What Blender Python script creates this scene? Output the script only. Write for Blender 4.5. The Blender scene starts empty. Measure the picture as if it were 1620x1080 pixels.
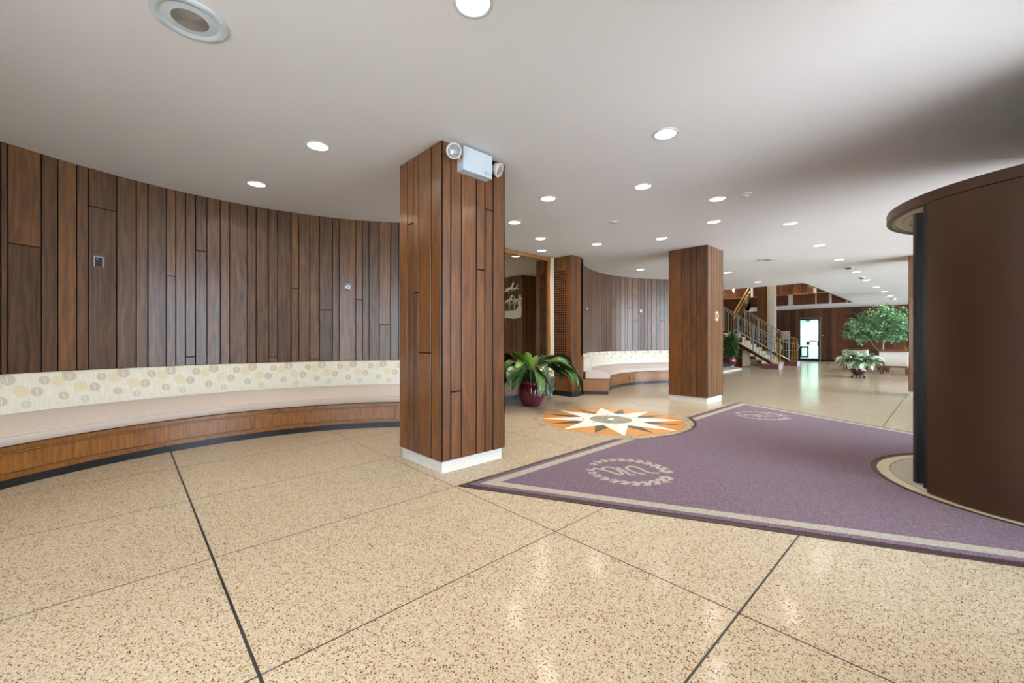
import bpy, bmesh, math, random
from mathutils import Vector, Matrix
from mathutils.geometry import delaunay_2d_cdt

# ------------------------------------------------------------------ scale: plan coordinates are in units of the eye height
S = 1.2                    # metres per plan unit
H = 2.483                  # ceiling height, plan units
CXM = 4.405                # axis of symmetry of the entrance hall
scene = bpy.context.scene
COL = scene.collection
PI = math.pi
R = math.radians

# ------------------------------------------------------------------ camera, world, exposure
cam_data = bpy.data.cameras.new('camera')
cam = bpy.data.objects.new('camera', cam_data)
COL.objects.link(cam)
cam.location = (0, 0, S)
cam.rotation_euler = (PI / 2, 0, R(-43.19))
cam_data.sensor_width = 36.0
cam_data.lens = 649.8 / 1620 * 36
cam_data.shift_y = -2.5 / 1620
cam_data.clip_start = 0.02
cam_data.clip_end = 200
scene.camera = cam

world = bpy.data.worlds.new('sky')
scene.world = world
world.use_nodes = True
wn = world.node_tree.nodes
wn['Background'].inputs[0].default_value = (0.70, 0.84, 1.0, 1)
wn['Background'].inputs[1].default_value = 8.5
scene.view_settings.view_transform = 'Standard'
scene.view_settings.look = 'None'
scene.view_settings.gamma = 1
scene.view_settings.exposure = 0.36
scene.view_settings.use_curve_mapping = False
scene.cycles.use_denoising = True
scene.cycles.max_bounces = 10
scene.cycles.diffuse_bounces = 5
scene.cycles.glossy_bounces = 5
scene.cycles.transparent_max_bounces = 12
scene.cycles.sample_clamp_indirect = 6

sun_data = bpy.data.lights.new('sun', 'SUN')
sun_data.energy = 34.0
sun_data.angle = R(1)
sun_data.color = (1.0, .97, .93)
sun = bpy.data.objects.new('sun', sun_data)
COL.objects.link(sun)
sun.rotation_euler = (R(-35), 0, 0)      # shines from behind the building onto the forecourt pavement
LAMP_W = 8.0              # power of one ceiling can
LAMP_COL = (1.0, 0.88, 0.74)

# ------------------------------------------------------------------ helpers
def srgb(r, g, b):
    f = lambda c: (c / 255 / 12.92) if c / 255 <= 0.04045 else ((c / 255 + 0.055) / 1.055) ** 2.4
    return (f(r), f(g), f(b), 1)

def tag(o, label=None, cat=None, group=None, kind=None):
    if label: o['label'] = label
    if cat: o['category'] = cat
    if group: o['group'] = group
    if kind: o['kind'] = kind
    return o

def thing(name, label, cat, loc=(0, 0, 0), rz=0, group=None):
    o = bpy.data.objects.new(name, None)
    o.empty_display_size = 0.1
    COL.objects.link(o)
    o.location = loc
    o.rotation_euler = (0, 0, rz)
    return tag(o, label, cat, group)

def copy_tree(o, parent=None):
    c = o.copy()
    COL.objects.link(c)
    if parent: c.parent = parent
    for ch in list(o.children):
        copy_tree(ch, c)
    return c

class MB:
    """collects polygons with uv, per-face tone and material slot; builds ONE mesh object"""
    def __init__(s):
        s.v, s.f, s.uv, s.t, s.m, s.sm = [], [], [], [], [], []
    def quad(s, pts, uvs=None, tone=0.5, m=0, smooth=False):
        b = len(s.v)
        s.v += [tuple(p) for p in pts]
        s.f.append(tuple(range(b, b + len(pts))))
        s.uv.append(uvs or [(p[0] + p[1], p[2]) for p in pts])
        s.t.append(tone); s.m.append(m); s.sm.append(smooth)
    def grid(s, rows, closed=False, tone=0.5, m=0, smooth=True, uvf=None, flip=False):
        """rows: list of lists of points (shared verts)"""
        b = len(s.v); nr = len(rows); nc = len(rows[0])
        for r in rows: s.v += [tuple(p) for p in r]
        for i in range(nr - 1):
            for j in range(nc if closed else nc - 1):
                j2 = (j + 1) % nc
                f = [b + i * nc + j, b + i * nc + j2, b + (i + 1) * nc + j2, b + (i + 1) * nc + j]
                ij = [(i, j), (i, j + 1), (i + 1, j + 1), (i + 1, j)]
                if flip: f.reverse(); ij.reverse()
                s.f.append(tuple(f))
                s.uv.append([uvf(*q) if uvf else (q[1] * .05, q[0] * .05) for q in ij])
                s.t.append(tone); s.m.append(m); s.sm.append(smooth)
    def box(s, x0, y0, z0, x1, y1, z1, tone=0.5, m=0):
        x0, x1 = min(x0, x1), max(x0, x1); y0, y1 = min(y0, y1), max(y0, y1); z0, z1 = min(z0, z1), max(z0, z1)
        P = lambda x, y, z: (x, y, z)
        s.quad([P(x0, y0, z0), P(x0, y1, z0), P(x1, y1, z0), P(x1, y0, z0)], None, tone, m)
        s.quad([P(x0, y0, z1), P(x1, y0, z1), P(x1, y1, z1), P(x0, y1, z1)], [(x0, y0), (x1, y0), (x1, y1), (x0, y1)], tone, m)
        s.quad([P(x0, y0, z0), P(x1, y0, z0), P(x1, y0, z1), P(x0, y0, z1)], None, tone, m)
        s.quad([P(x1, y0, z0), P(x1, y1, z0), P(x1, y1, z1), P(x1, y0, z1)], None, tone, m)
        s.quad([P(x1, y1, z0), P(x0, y1, z0), P(x0, y1, z1), P(x1, y1, z1)], None, tone, m)
        s.quad([P(x0, y1, z0), P(x0, y0, z0), P(x0, y0, z1), P(x0, y1, z1)], None, tone, m)
        return s
    def obox(s, c, ax, ay, az, hx, hy, hz, tone=0.5, m=0, uv0=None):
        """oriented box, centre c, unit axes, half sizes"""
        c = Vector(c); ax = Vector(ax); ay = Vector(ay); az = Vector(az)
        def p(i, j, k): return c + ax * hx * i + ay * hy * j + az * hz * k
        def uv(i, j, k): 
            q = p(i, j, k); return ((uv0 or 0) + hx * i + hy * j, q.z)
        for F in [((-1,-1,-1),(-1,1,-1),(1,1,-1),(1,-1,-1)), ((-1,-1,1),(1,-1,1),(1,1,1),(-1,1,1)),
                  ((-1,-1,-1),(1,-1,-1),(1,-1,1),(-1,-1,1)), ((1,-1,-1),(1,1,-1),(1,1,1),(1,-1,1)),
                  ((1,1,-1),(-1,1,-1),(-1,1,1),(1,1,1)), ((-1,1,-1),(-1,-1,-1),(-1,-1,1),(-1,1,1))]:
            s.quad([p(*a) for a in F], [uv(*a) for a in F], tone, m)
        return s
    def bar(s, a, b, w, h=None, tone=0.5, m=0, up=(0, 0, 1)):
        a = Vector(a); b = Vector(b); d = b - a; L = d.length; d.normalize()
        u = Vector(up)
        if abs(d.dot(u)) > .99: u = Vector((1, 0, 0))
        sd = d.cross(u).normalized(); u2 = sd.cross(d).normalized()
        return s.obox((a + b) / 2, d, sd, u2, L / 2, w / 2, (h or w) / 2, tone, m)
    def tube(s, pts, r, n=8, tone=0.5, m=0, caps=True):
        pts = [Vector(p) for p in pts]; rows = []
        rr = r if isinstance(r, (list, tuple)) else [r] * len(pts)
        prev = None
        for i, p in enumerate(pts):
            d = (pts[min(i + 1, len(pts) - 1)] - pts[max(i - 1, 0)]).normalized()
            if prev is None:
                ref = Vector((0, 0, 1)) if abs(d.z) < .95 else Vector((1, 0, 0))
                sd = d.cross(ref).normalized()
            else:
                sd = (prev - d * prev.dot(d)).normalized()
            prev = sd; up = sd.cross(d)
            rows.append([p + sd * math.cos(2 * PI * k / n) * rr[i] + up * math.sin(2 * PI * k / n) * rr[i] for k in range(n)])
        s.grid(rows, True, tone, m)
        if caps:
            s.quad(list(reversed(rows[0])), None, tone, m); s.quad(rows[-1], None, tone, m)
        return s
    def lathe(s, prof, c=(0, 0, 0), n=32, tone=0.5, m=0, axis=None, smooth=True):
        """prof list of (r,z); axis optional direction"""
        c = Vector(c); az = Vector(axis or (0, 0, 1)).normalized()
        ax = az.orthogonal().normalized(); ay = az.cross(ax)
        if axis is None: ax, ay = Vector((1, 0, 0)), Vector((0, 1, 0))
        rows = [[c + ax * r * math.cos(2 * PI * k / n) + ay * r * math.sin(2 * PI * k / n) + az * z for k in range(n)] for r, z in prof]
        s.grid(rows, True, tone, m, smooth)
        return s
    def disc(s, c, r, n=32, z=None, tone=.5, m=0, axis=(0, 0, 1), flip=False):
        c = Vector(c); az = Vector(axis).normalized(); ax = az.orthogonal().normalized(); ay = az.cross(ax)
        pts = [c + ax * r * math.cos(2 * PI * k / n) + ay * r * math.sin(2 * PI * k / n) for k in range(n)]
        if flip: pts.reverse()
        s.quad(pts, None, tone, m); return s
    def prism(s, poly, z0, z1, tone=.5, m=0):
        """closed 2-D outline (ccw) extruded"""
        n = len(poly)
        s.quad([(x, y, z1) for x, y in poly], [(x, y) for x, y in poly], tone, m)
        s.quad([(x, y, z0) for x, y in reversed(poly)], None, tone, m)
        for i in range(n):
            a = poly[i]; b = poly[(i + 1) % n]
            s.quad([(a[0], a[1], z0), (b[0], b[1], z0), (b[0], b[1], z1), (a[0], a[1], z1)], None, tone, m)
        return s
    def build(s, name, mats, parent=None, autosmooth=None, shadow=True):
        me = bpy.data.meshes.new(name)
        me.from_pydata(s.v, [], s.f)
        uvl = me.uv_layers.new(name='UVMap')
        k = 0
        for u in s.uv:
            for q in u:
                uvl.data[k].uv = q; k += 1
        at = me.attributes.new('tone', 'FLOAT', 'FACE')
        for i, t in enumerate(s.t): at.data[i].value = t
        if not isinstance(mats, (list, tuple)): mats = [mats]
        for mt in mats: me.materials.append(mt)
        me.polygons.foreach_set('material_index', s.m)
        me.polygons.foreach_set('use_smooth', s.sm)
        me.update()
        o = bpy.data.objects.new(name, me)
        COL.objects.link(o)
        if parent: o.parent = parent
        return o

def bevel(o, w=0.004, seg=2):
    md = o.modifiers.new('bevel', 'BEVEL'); md.width = w; md.segments = seg; md.limit_method = 'ANGLE'; md.angle_limit = R(40)
    return o

def struct(o):
    o['kind'] = 'structure'
    return o

# ------------------------------------------------------------------ materials
def new_mat(name):
    m = bpy.data.materials.new(name); m.use_nodes = True
    nt = m.node_tree; b = nt.nodes['Principled BSDF']
    return m, nt, b

class NT:
    def __init__(s, nt): s.nt = nt
    def n(s, t, **kw):
        nd = s.nt.nodes.new(t)
        for k, v in kw.items(): setattr(nd, k, v)
        return nd
    def l(s, a, b): s.nt.links.new(a, b)
    def val(s, inp, v):
        if hasattr(v, 'is_output') or isinstance(v, bpy.types.NodeSocket): s.l(v, inp)
        else: inp.default_value = v
    def math(s, op, a, b=None, c=None, clamp=False):
        nd = s.n('ShaderNodeMath', operation=op); nd.use_clamp = clamp
        s.val(nd.inputs[0], a)
        if b is not None: s.val(nd.inputs[1], b)
        if c is not None: s.val(nd.inputs[2], c)
        return nd.outputs[0]
    def mix(s, f, a, b, mode='MIX'):
        nd = s.n('ShaderNodeMix', data_type='RGBA', blend_type=mode)
        s.val(nd.inputs[0], f); s.val(nd.inputs[6], a); s.val(nd.inputs[7], b)
        return nd.outputs[2]
    def ramp(s, f, stops, interp='LINEAR'):
        nd = s.n('ShaderNodeValToRGB'); cr = nd.color_ramp; cr.interpolation = interp
        while len(cr.elements) < len(stops): cr.elements.new(0.5)
        for e, (p, c) in zip(cr.elements, stops): e.position = p; e.color = c
        s.l(f, nd.inputs[0]); return nd.outputs[0]
    def noise(s, vec, scale, detail=3, rough=.55, dist=0, w=None):
        nd = s.n('ShaderNodeTexNoise')
        if w is not None:
            nd.noise_dimensions = '4D'; s.val(nd.inputs['W'], w)
        s.l(vec, nd.inputs['Vector'])
        nd.inputs['Scale'].default_value = scale; nd.inputs['Detail'].default_value = detail
        nd.inputs['Roughness'].default_value = rough; nd.inputs['Distortion'].default_value = dist
        return nd.outputs[0]
    def mapping(s, vec, scale=(1, 1, 1), loc=(0, 0, 0)):
        nd = s.n('ShaderNodeMapping'); s.l(vec, nd.inputs[0])
        nd.inputs[1].default_value = loc; nd.inputs[3].default_value = scale
        return nd.outputs[0]
    def bump(s, h, strength=.2, dist=.002):
        nd = s.n('ShaderNodeBump'); nd.inputs['Strength'].default_value = strength; nd.inputs['Distance'].default_value = dist
        s.l(h, nd.inputs['Height']); return nd.outputs[0]

def plain(name, col, rough=.5, metal=0, coat=0, noise=0, nscale=20, spec=.5, bump=0):
    m, nt, b = new_mat(name); N = NT(nt)
    b.inputs['Roughness'].default_value = rough; b.inputs['Metallic'].default_value = metal
    b.inputs['Coat Weight'].default_value = coat; b.inputs['Specular IOR Level'].default_value = spec
    tc = N.n('ShaderNodeTexCoord')
    f = N.noise(tc.outputs['Object'], nscale, 4)
    a = [c * (1 - noise) for c in col[:3]] + [1]; c2 = [min(1, c * (1 + noise)) for c in col[:3]] + [1]
    N.l(N.ramp(f, [(.3, a), (.7, c2)]), b.inputs['Base Color'])
    if bump: N.l(N.bump(f, bump), b.inputs['Normal'])
    return m

def wood(name, dark, mid, light, grain=1.0, rough=.34, coat=.25, vary=.5, figure=.6):
    m, nt, b = new_mat(name); N = NT(nt)
    uv = N.n('ShaderNodeUVMap'); uv.uv_map = 'UVMap'
    at = N.n('ShaderNodeAttribute'); at.attribute_name = 'tone'
    tone = at.outputs['Fac']
    w = N.math('MULTIPLY', tone, 40.0)
    broad = N.noise(N.mapping(uv.outputs[0], (4.5 * grain, .9 * grain, 1)), 1.3, 3, .5, 2.2, w)
    fig = N.n('ShaderNodeTexWave'); fig.wave_type = 'BANDS'; fig.bands_direction = 'X'
    fig.inputs['Scale'].default_value = 1.6 * grain; fig.inputs['Distortion'].default_value = 14
    fig.inputs['Detail'].default_value = 3; fig.inputs['Detail Scale'].default_value = 1.2; fig.inputs['Detail Roughness'].default_value = .6
    add = N.n('ShaderNodeVectorMath', operation='ADD')
    cmb = N.n('ShaderNodeCombineXYZ'); N.l(w, cmb.inputs[0]); N.l(w, cmb.inputs[1])
    N.l(N.mapping(uv.outputs[0], (3.0, .45, 1)), add.inputs[0]); N.l(cmb.outputs[0], add.inputs[1])
    N.l(add.outputs[0], fig.inputs['Vector'])
    fine = N.noise(N.mapping(uv.outputs[0], (190 * grain, 4.5, 1)), 1.0, 3, .6, .3, w)
    g = N.math('ADD', N.math('MULTIPLY', broad, .56), N.math('MULTIPLY', fig.outputs['Fac'], .22 * figure))
    g = N.math('ADD', g, N.math('MULTIPLY', fine, .12))
    t2 = N.math('MULTIPLY', N.math('SUBTRACT', tone, .5), vary)
    g = N.math('ADD', g, t2, clamp=True)
    c = N.ramp(g, [(.14, dark), (.42, mid), (.76, light)])
    N.l(c, b.inputs['Base Color'])
    b.inputs['Roughness'].default_value = rough
    b.inputs['Coat Weight'].default_value = coat; b.inputs['Coat Roughness'].default_value = .2
    N.l(N.bump(fine, .12, .001), b.inputs['Normal'])
    return m

M = {}
M['walnut'] = wood('walnut planks', srgb(46, 27, 10), srgb(86, 54, 21), srgb(128, 86, 38), rough=.45, vary=.26, coat=.6)
M['walnut_far'] = wood('dark walnut far wall', srgb(46, 22, 12), srgb(92, 50, 28), srgb(132, 78, 44), rough=.45, vary=.4)
M['oak'] = wood('orange oak', srgb(96, 58, 22), srgb(142, 92, 40), srgb(178, 124, 62), grain=1.6, rough=.3, vary=.2, coat=.5)
M['groove'] = plain('dark plank joint', srgb(14, 9, 6), .9)
M['kick'] = plain('black vinyl base', srgb(34, 36, 40), .25, noise=.1)
M['white_paint'] = plain('white paint', srgb(226, 222, 214), .5)
M['cream_trim'] = plain('cream trim', srgb(222, 210, 188), .5)
M['white_metal'] = plain('white enamel', srgb(192, 204, 212), .35, noise=.02)
M['white_plastic'] = plain('white plastic', srgb(206, 204, 200), .4)
M['chrome'] = plain('chrome', srgb(200, 205, 210), .15, metal=1)
M['steel'] = plain('brushed steel', srgb(182, 196, 210), .42, metal=.7)
M['brass'] = plain('brass', srgb(214, 182, 116), .35, metal=.75)
M['black'] = plain('black metal', srgb(20, 19, 20), .35)
M['blackrubber'] = plain('black rubber', srgb(30, 24, 24), .7)
M['ruby'] = plain('maroon glaze', srgb(96, 20, 44), .12, coat=.8, noise=.15, nscale=6)
M['soil'] = plain('potting soil', srgb(52, 38, 28), .95, noise=.4, nscale=90)
M['redstone'] = plain('mauve red stone', srgb(128, 78, 80), .35, noise=.12, nscale=60)
M['creamstone'] = plain('cream stone', srgb(198, 184, 150), .4, noise=.08, nscale=40)
M['blackstone'] = plain('black granite', srgb(58, 62, 66), .15, noise=.3, nscale=120)
M['white_fabric'] = plain('white upholstery', srgb(226, 220, 210), .9, noise=.03, nscale=60)
M['seat'] = plain('taupe seat fabric', srgb(208, 195, 184), .85, noise=.05, nscale=45, bump=.1)
M['bark'] = plain('pale bark', srgb(176, 158, 134), .9, noise=.2, nscale=30)
M['lens_glass'] = plain('lamp glass', srgb(140, 142, 144), .15, coat=.6, noise=.45, nscale=60)

# ceiling
def m_ceiling():
    m, nt, b = new_mat('matte white ceiling paint'); N = NT(nt)
    tc = N.n('ShaderNodeTexCoord')
    f = N.noise(tc.outputs['Object'], .6, 3)
    N.l(N.ramp(f, [(.3, srgb(212, 212, 213)), (.7, srgb(217, 217, 218))]), b.inputs['Base Color'])
    b.inputs['Roughness'].default_value = .8
    return m
M['ceiling'] = m_ceiling()

def m_terrazzo(name, base1, base2, chipc, rough, scale=105, coat=.0, frac=.24):
    m, nt, b = new_mat(name); N = NT(nt)
    tc = N.n('ShaderNodeTexCoord'); ob = tc.outputs['Object']
    big = N.noise(ob, .7, 4, .6)
    base = N.mix(big, base1, base2)
    # pale and ochre pebbles
    v2 = N.n('ShaderNodeTexVoronoi'); N.l(ob, v2.inputs['Vector']); v2.inputs['Scale'].default_value = scale * 1.5
    sep2 = N.n('ShaderNodeSeparateColor'); N.l(v2.outputs['Color'], sep2.inputs[0])
    pal = N.ramp(sep2.outputs[0], [(0, srgb(168, 148, 118)), (.3, srgb(212, 192, 158)), (.6, srgb(246, 240, 224)), (1, srgb(214, 184, 134))], 'LINEAR')
    base = N.mix(.45, base, pal, 'MULTIPLY') if False else N.mix(.44, base, pal)
    # dark chips
    v = N.n('ShaderNodeTexVoronoi'); N.l(ob, v.inputs['Vector']); v.inputs['Scale'].default_value = scale
    v.inputs['Randomness'].default_value = .95
    sep = N.n('ShaderNodeSeparateColor'); N.l(v.outputs['Color'], sep.inputs[0])
    pick = N.math('LESS_THAN', sep.outputs[1], frac)
    size = N.math('MULTIPLY', sep.outputs[2], .22)
    near = N.math('LESS_THAN', v.outputs['Distance'], N.math('ADD', size, .27))
    mask = N.math('MULTIPLY', pick, near)
    chip = N.ramp(sep.outputs[0], chipc)
    col = N.mix(mask, base, chip)
    N.l(col, b.inputs['Base Color'])
    b.inputs['Roughness'].default_value = rough
    b.inputs['Coat Weight'].default_value = coat; b.inputs['Coat Roughness'].default_value = .08
    b.inputs['Specular IOR Level'].default_value = .08
    r = N.noise(ob, 2.0, 3)
    return m
CH = [(0, srgb(70, 40, 26)), (.35, srgb(126, 72, 46)), (.6, srgb(96, 60, 44)), (.8, srgb(150, 104, 70)), (1, srgb(60, 46, 40))]
M['terrazzo'] = m_terrazzo('cream terrazzo with brown chips', srgb(152, 136, 112), srgb(170, 154, 130), CH, .15, coat=.0, scale=128, frac=.42)
M['terrazzo_white'] = m_terrazzo('white terrazzo', srgb(228, 224, 214), srgb(218, 212, 200), CH, .35, scale=120, frac=.08)
M['terrazzo_orange'] = m_terrazzo('ochre terrazzo', srgb(228, 150, 44), srgb(222, 142, 50), [(0, srgb(200, 110, 30)), (1, srgb(235, 170, 80))], .22, scale=200, coat=.3, frac=.4)
M['terrazzo_dark'] = m_terrazzo('dark terrazzo', srgb(70, 62, 52), srgb(88, 78, 66), [(0, srgb(40, 36, 34)), (1, srgb(190, 180, 150))], .22, scale=220, coat=.3, frac=.4)
for k, c in (('terrazzo_orange', (.66, .28, .05, 1)), ('terrazzo_dark', (.06, .055, .05, 1)), ('terrazzo_white', (.8, .78, .72, 1))):
    nt = M[k].node_tree; N = NT(nt); b = nt.nodes['Principled BSDF']
    src = b.inputs['Base Color'].links[0].from_socket
    N.l(N.mix(.78, src, c), b.inputs['Base Color'])
M['strip'] = plain('dark divider strip', srgb(46, 46, 44), .4, metal=.3)
M['brownrubber'] = plain('brown rubber edge', srgb(62, 44, 40), .6)
M['gritfloor'] = plain('grey grit floor', srgb(168, 160, 144), .5, noise=.25, nscale=160)
M['mapgrey'] = plain('grey green inlay', srgb(150, 150, 132), .25, noise=.45, nscale=5)

def m_mat(name, c1, c2, c3):
    m, nt, b = new_mat(name); N = NT(nt)
    tc = N.n('ShaderNodeTexCoord'); ob = tc.outputs['Object']
    rot = N.n('ShaderNodeMapping'); N.l(ob, rot.inputs[0]); rot.inputs[2].default_value = (0, 0, R(-17)); rot.inputs[3].default_value = (1, 1, 1)
    sp = N.n('ShaderNodeSeparateXYZ'); N.l(rot.outputs[0], sp.inputs[0])
    sx = N.math('SINE', N.math('MULTIPLY', sp.outputs[0], 2 * PI / .012))
    sy = N.math('SINE', N.math('MULTIPLY', sp.outputs[1], 2 * PI / .016))
    wv = N.math('MULTIPLY_ADD', N.math('MULTIPLY', sx, sy), .5, .5)
    v = N.n('ShaderNodeTexVoronoi'); N.l(ob, v.inputs['Vector']); v.inputs['Scale'].default_value = 130
    sep = N.n('ShaderNodeSeparateColor'); N.l(v.outputs['Color'], sep.inputs[0])
    mixf = N.math('ADD', N.math('MULTIPLY', wv, .45), N.math('MULTIPLY', sep.outputs[0], .55))
    col = N.ramp(mixf, [(.2, c1), (.5, c2), (.85, c3)])
    N.l(col, b.inputs['Base Color'])
    b.inputs['Roughness'].default_value = .9
    b.inputs['Sheen Weight'].default_value = .2
    N.l(N.bump(wv, .5, .003), b.inputs['Normal'])
    return m
M['purple'] = m_mat('purple loop carpet', srgb(52, 26, 42), srgb(88, 49, 68), srgb(124, 84, 102))
M['beige'] = m_mat('beige loop carpet', srgb(132, 122, 102), srgb(160, 149, 127), srgb(178, 168, 147))

def m_dots():
    m, nt, b = new_mat('cream fabric with printed discs'); N = NT(nt)
    uv = N.n('ShaderNodeUVMap'); uv.uv_map = 'UVMap'
    sp = N.n('ShaderNodeSeparateXYZ'); N.l(uv.outputs[0], sp.inputs[0])
    T = .416
    u = N.math('MULTIPLY', N.math('FRACT', N.math('DIVIDE', N.math('ADD', sp.outputs[0], 60 * T), T)), T)
    v = sp.outputs[1]
    base = N.ramp(N.noise(N.mapping(uv.outputs[0], (60, 8, 1)), 1, 3), [(.3, srgb(218, 216, 198)), (.7, srgb(232, 229, 214))])
    grey = srgb(196, 188, 170); gold = srgb(222, 209, 176); faint = srgb(206, 202, 184)
    zt = .745 * S; hh = .285 * S
    for (fu, fv, r, c, slit) in [(.27, .26, .050, gold, 0), (.90, .45, .052, gold, 0), (.85, .81, .036, faint, 1), (.06, .13, .052, grey, 1),
                                 (.49, .21, .040, grey, 1), (.65, .50, .043, grey, 1), (.22, .67, .038, grey, 1)]:
        du = N.math('ABSOLUTE', N.math('SUBTRACT', u, fu * T))
        du = N.math('MINIMUM', du, N.math('SUBTRACT', T, du))
        dv = N.math('SUBTRACT', v, zt - fv * hh)
        d = N.math('SQRT', N.math('ADD', N.math('POWER', du, 2), N.math('POWER', dv, 2)))
        inside = N.math('LESS_THAN', d, r)
        if slit:
            cut = N.math('GREATER_THAN', du, .0035)
            zz = N.math('LESS_THAN', N.math('ABSOLUTE', dv), r * .6)
            cut = N.math('MAXIMUM', cut, N.math('SUBTRACT', 1, zz))
            inside = N.math('MULTIPLY', inside, cut)
        lines = N.math('MULTIPLY_ADD', N.math('SINE', N.math('MULTIPLY', d, 900)), .08, .85)
        base = N.mix(N.math('MULTIPLY', inside, lines), base, c)
    N.l(base, b.inputs['Base Color'])
    b.inputs['Roughness'].default_value = .85
    return m
M['dots'] = m_dots()

def m_bronze():
    m, nt, b = new_mat('brown bronze panel'); N = NT(nt)
    tc = N.n('ShaderNodeTexCoord')
    f = N.noise(N.mapping(tc.outputs['Object'], (1, 1, .5)), 1.2, 4)
    N.l(N.ramp(f, [(.3, srgb(62, 36, 22)), (.7, srgb(78, 52, 34))]), b.inputs['Base Color'])
    b.inputs['Roughness'].default_value = .38; b.inputs['Metallic'].default_value = .25
    return m
M['bronze'] = m_bronze()

def m_brushed():
    m, nt, b = new_mat('pale brushed soffit'); N = NT(nt)
    b.inputs['Base Color'].default_value = srgb(176, 168, 150); b.inputs['Metallic'].default_value = .8
    b.inputs['Roughness'].default_value = .32
    return m
M['soffit'] = m_brushed()

def m_leaf(name, dark, mid, light, rough=.32):
    m, nt, b = new_mat(name); N = NT(nt)
    uv = N.n('ShaderNodeUVMap'); uv.uv_map = 'UVMap'
    at = N.n('ShaderNodeAttribute'); at.attribute_name = 'tone'
    sp = N.n('ShaderNodeSeparateXYZ'); N.l(uv.outputs[0], sp.inputs[0])
    veins = N.math('SINE', N.math('MULTIPLY', N.math('ADD', sp.outputs[1], N.math('ABSOLUTE', sp.outputs[0])), 70))
    f = N.math('ADD', at.outputs['Fac'], N.math('MULTIPLY', veins, .07))
    N.l(N.ramp(f, [(.1, dark), (.5, mid), (.95, light)]), b.inputs['Base Color'])
    b.inputs['Roughness'].default_value = rough
    b.inputs['Transmission Weight'].default_value = 0
    b.inputs['Coat Weight'].default_value = .2
    return m
M['leaf'] = m_leaf('glossy deep green leaf', srgb(14, 36, 14), srgb(34, 72, 28), srgb(104, 144, 56))
M['leaf_pale'] = m_leaf('pale variegated leaf', srgb(74, 112, 60), srgb(176, 200, 160), srgb(240, 244, 236))
M['leaf_blade'] = m_leaf('narrow green leaf', srgb(24, 56, 26), srgb(54, 104, 50), srgb(130, 176, 100))
M['leaf_tree'] = m_leaf('small tree leaf', srgb(46, 92, 52), srgb(98, 150, 96), srgb(176, 208, 160))
M['flower'] = m_leaf('yellow green bromeliad leaf', srgb(110, 140, 30), srgb(210, 200, 50), srgb(240, 190, 60))

def m_mirror():
    m, nt, b = new_mat('bronze tinted mirror')
    b.inputs['Base Color'].default_value = (.36, .30, .21, 1)
    b.inputs['Metallic'].default_value = 1; b.inputs['Roughness'].default_value = .015
    return m
M['mirror'] = m_mirror()
M['etched'] = plain('frosted etching', srgb(96, 90, 72), .7)

def m_glass():
    m = bpy.data.materials.new('clear window glass'); m.use_nodes = True
    nt = m.node_tree; nt.nodes.clear(); N = NT(nt)
    out = N.n('ShaderNodeOutputMaterial'); t = N.n('ShaderNodeBsdfTransparent'); g = N.n('ShaderNodeBsdfGlossy')
    g.inputs['Roughness'].default_value = .02
    fr = N.n('ShaderNodeFresnel'); fr.inputs[0].default_value = 1.45
    mx = N.n('ShaderNodeMixShader'); N.l(fr.outputs[0], mx.inputs[0]); N.l(t.outputs[0], mx.inputs[1]); N.l(g.outputs[0], mx.inputs[2])
    N.l(mx.outputs[0], out.inputs[0])
    return m
M['glass'] = m_glass()

def m_emit(name, col, st):
    m, nt, b = new_mat(name)
    b.inputs['Emission Color'].default_value = (*col, 1); b.inputs['Emission Strength'].default_value = st
    b.inputs['Base Color'].default_value = (.9, .9, .9, 1)
    return m
M['lamp'] = m_emit('lit lamp lens', (1.0, .93, .82), 9)
M['lamp_dim'] = m_emit('wall sconce glow', (1.0, .72, .25), 6)
M['teal_white'] = plain('pale teal corridor paint', srgb(206, 226, 220), .5)
M['pavement'] = plain('pale pavement', srgb(205, 203, 200), .9, noise=.1, nscale=3)
M['redstone_lit'] = plain('mauve red stone lit side', srgb(212, 190, 208), .3)  # lit tone of the mauve red stone, light put into the colour

# ------------------------------------------------------------------ structure: floor, ceiling
rnd = random.Random(4)
XW0, XW1 = -1.86, 23.8     # side limits
YF = -.62                  # front glass line
YB = 9.0

def rect_loop(x0, y0, x1, y1): return [(x0, y0), (x1, y0), (x1, y1), (x0, y1)]

mb = MB()
x0, y0, x1, y1 = -2.2 * S, (YF - .12) * S, 24.0 * S, 9.2 * S
mb.box(x0, y0, -.08, x1, y1, 0, m=0)
floor = struct(mb.build('floor', M['terrazzo']))
mb = MB()
XS = [CXM + 1.385 * k for k in range(-4, 14)]
XS[1] = .289; XS[2] = 1.633
for i, X in enumerate(XS):
    w = .0115 if abs(X - .289) < .01 else .0065
    mb.box(X * S - w / 2, y0, -.001, X * S + w / 2, y1, .0006)
for i, Y in enumerate([-.37, .528, 1.408, 2.31, 3.24, 4.14, 5.04, 5.94, 6.84]):
    w = .0085 if abs(Y - .528) < .01 else .006
    mb.box(x0, Y * S - w / 2, -.001, x1, Y * S + w / 2, .0006)
struct(mb.build('divider_strip', M['strip'], floor))

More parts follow.
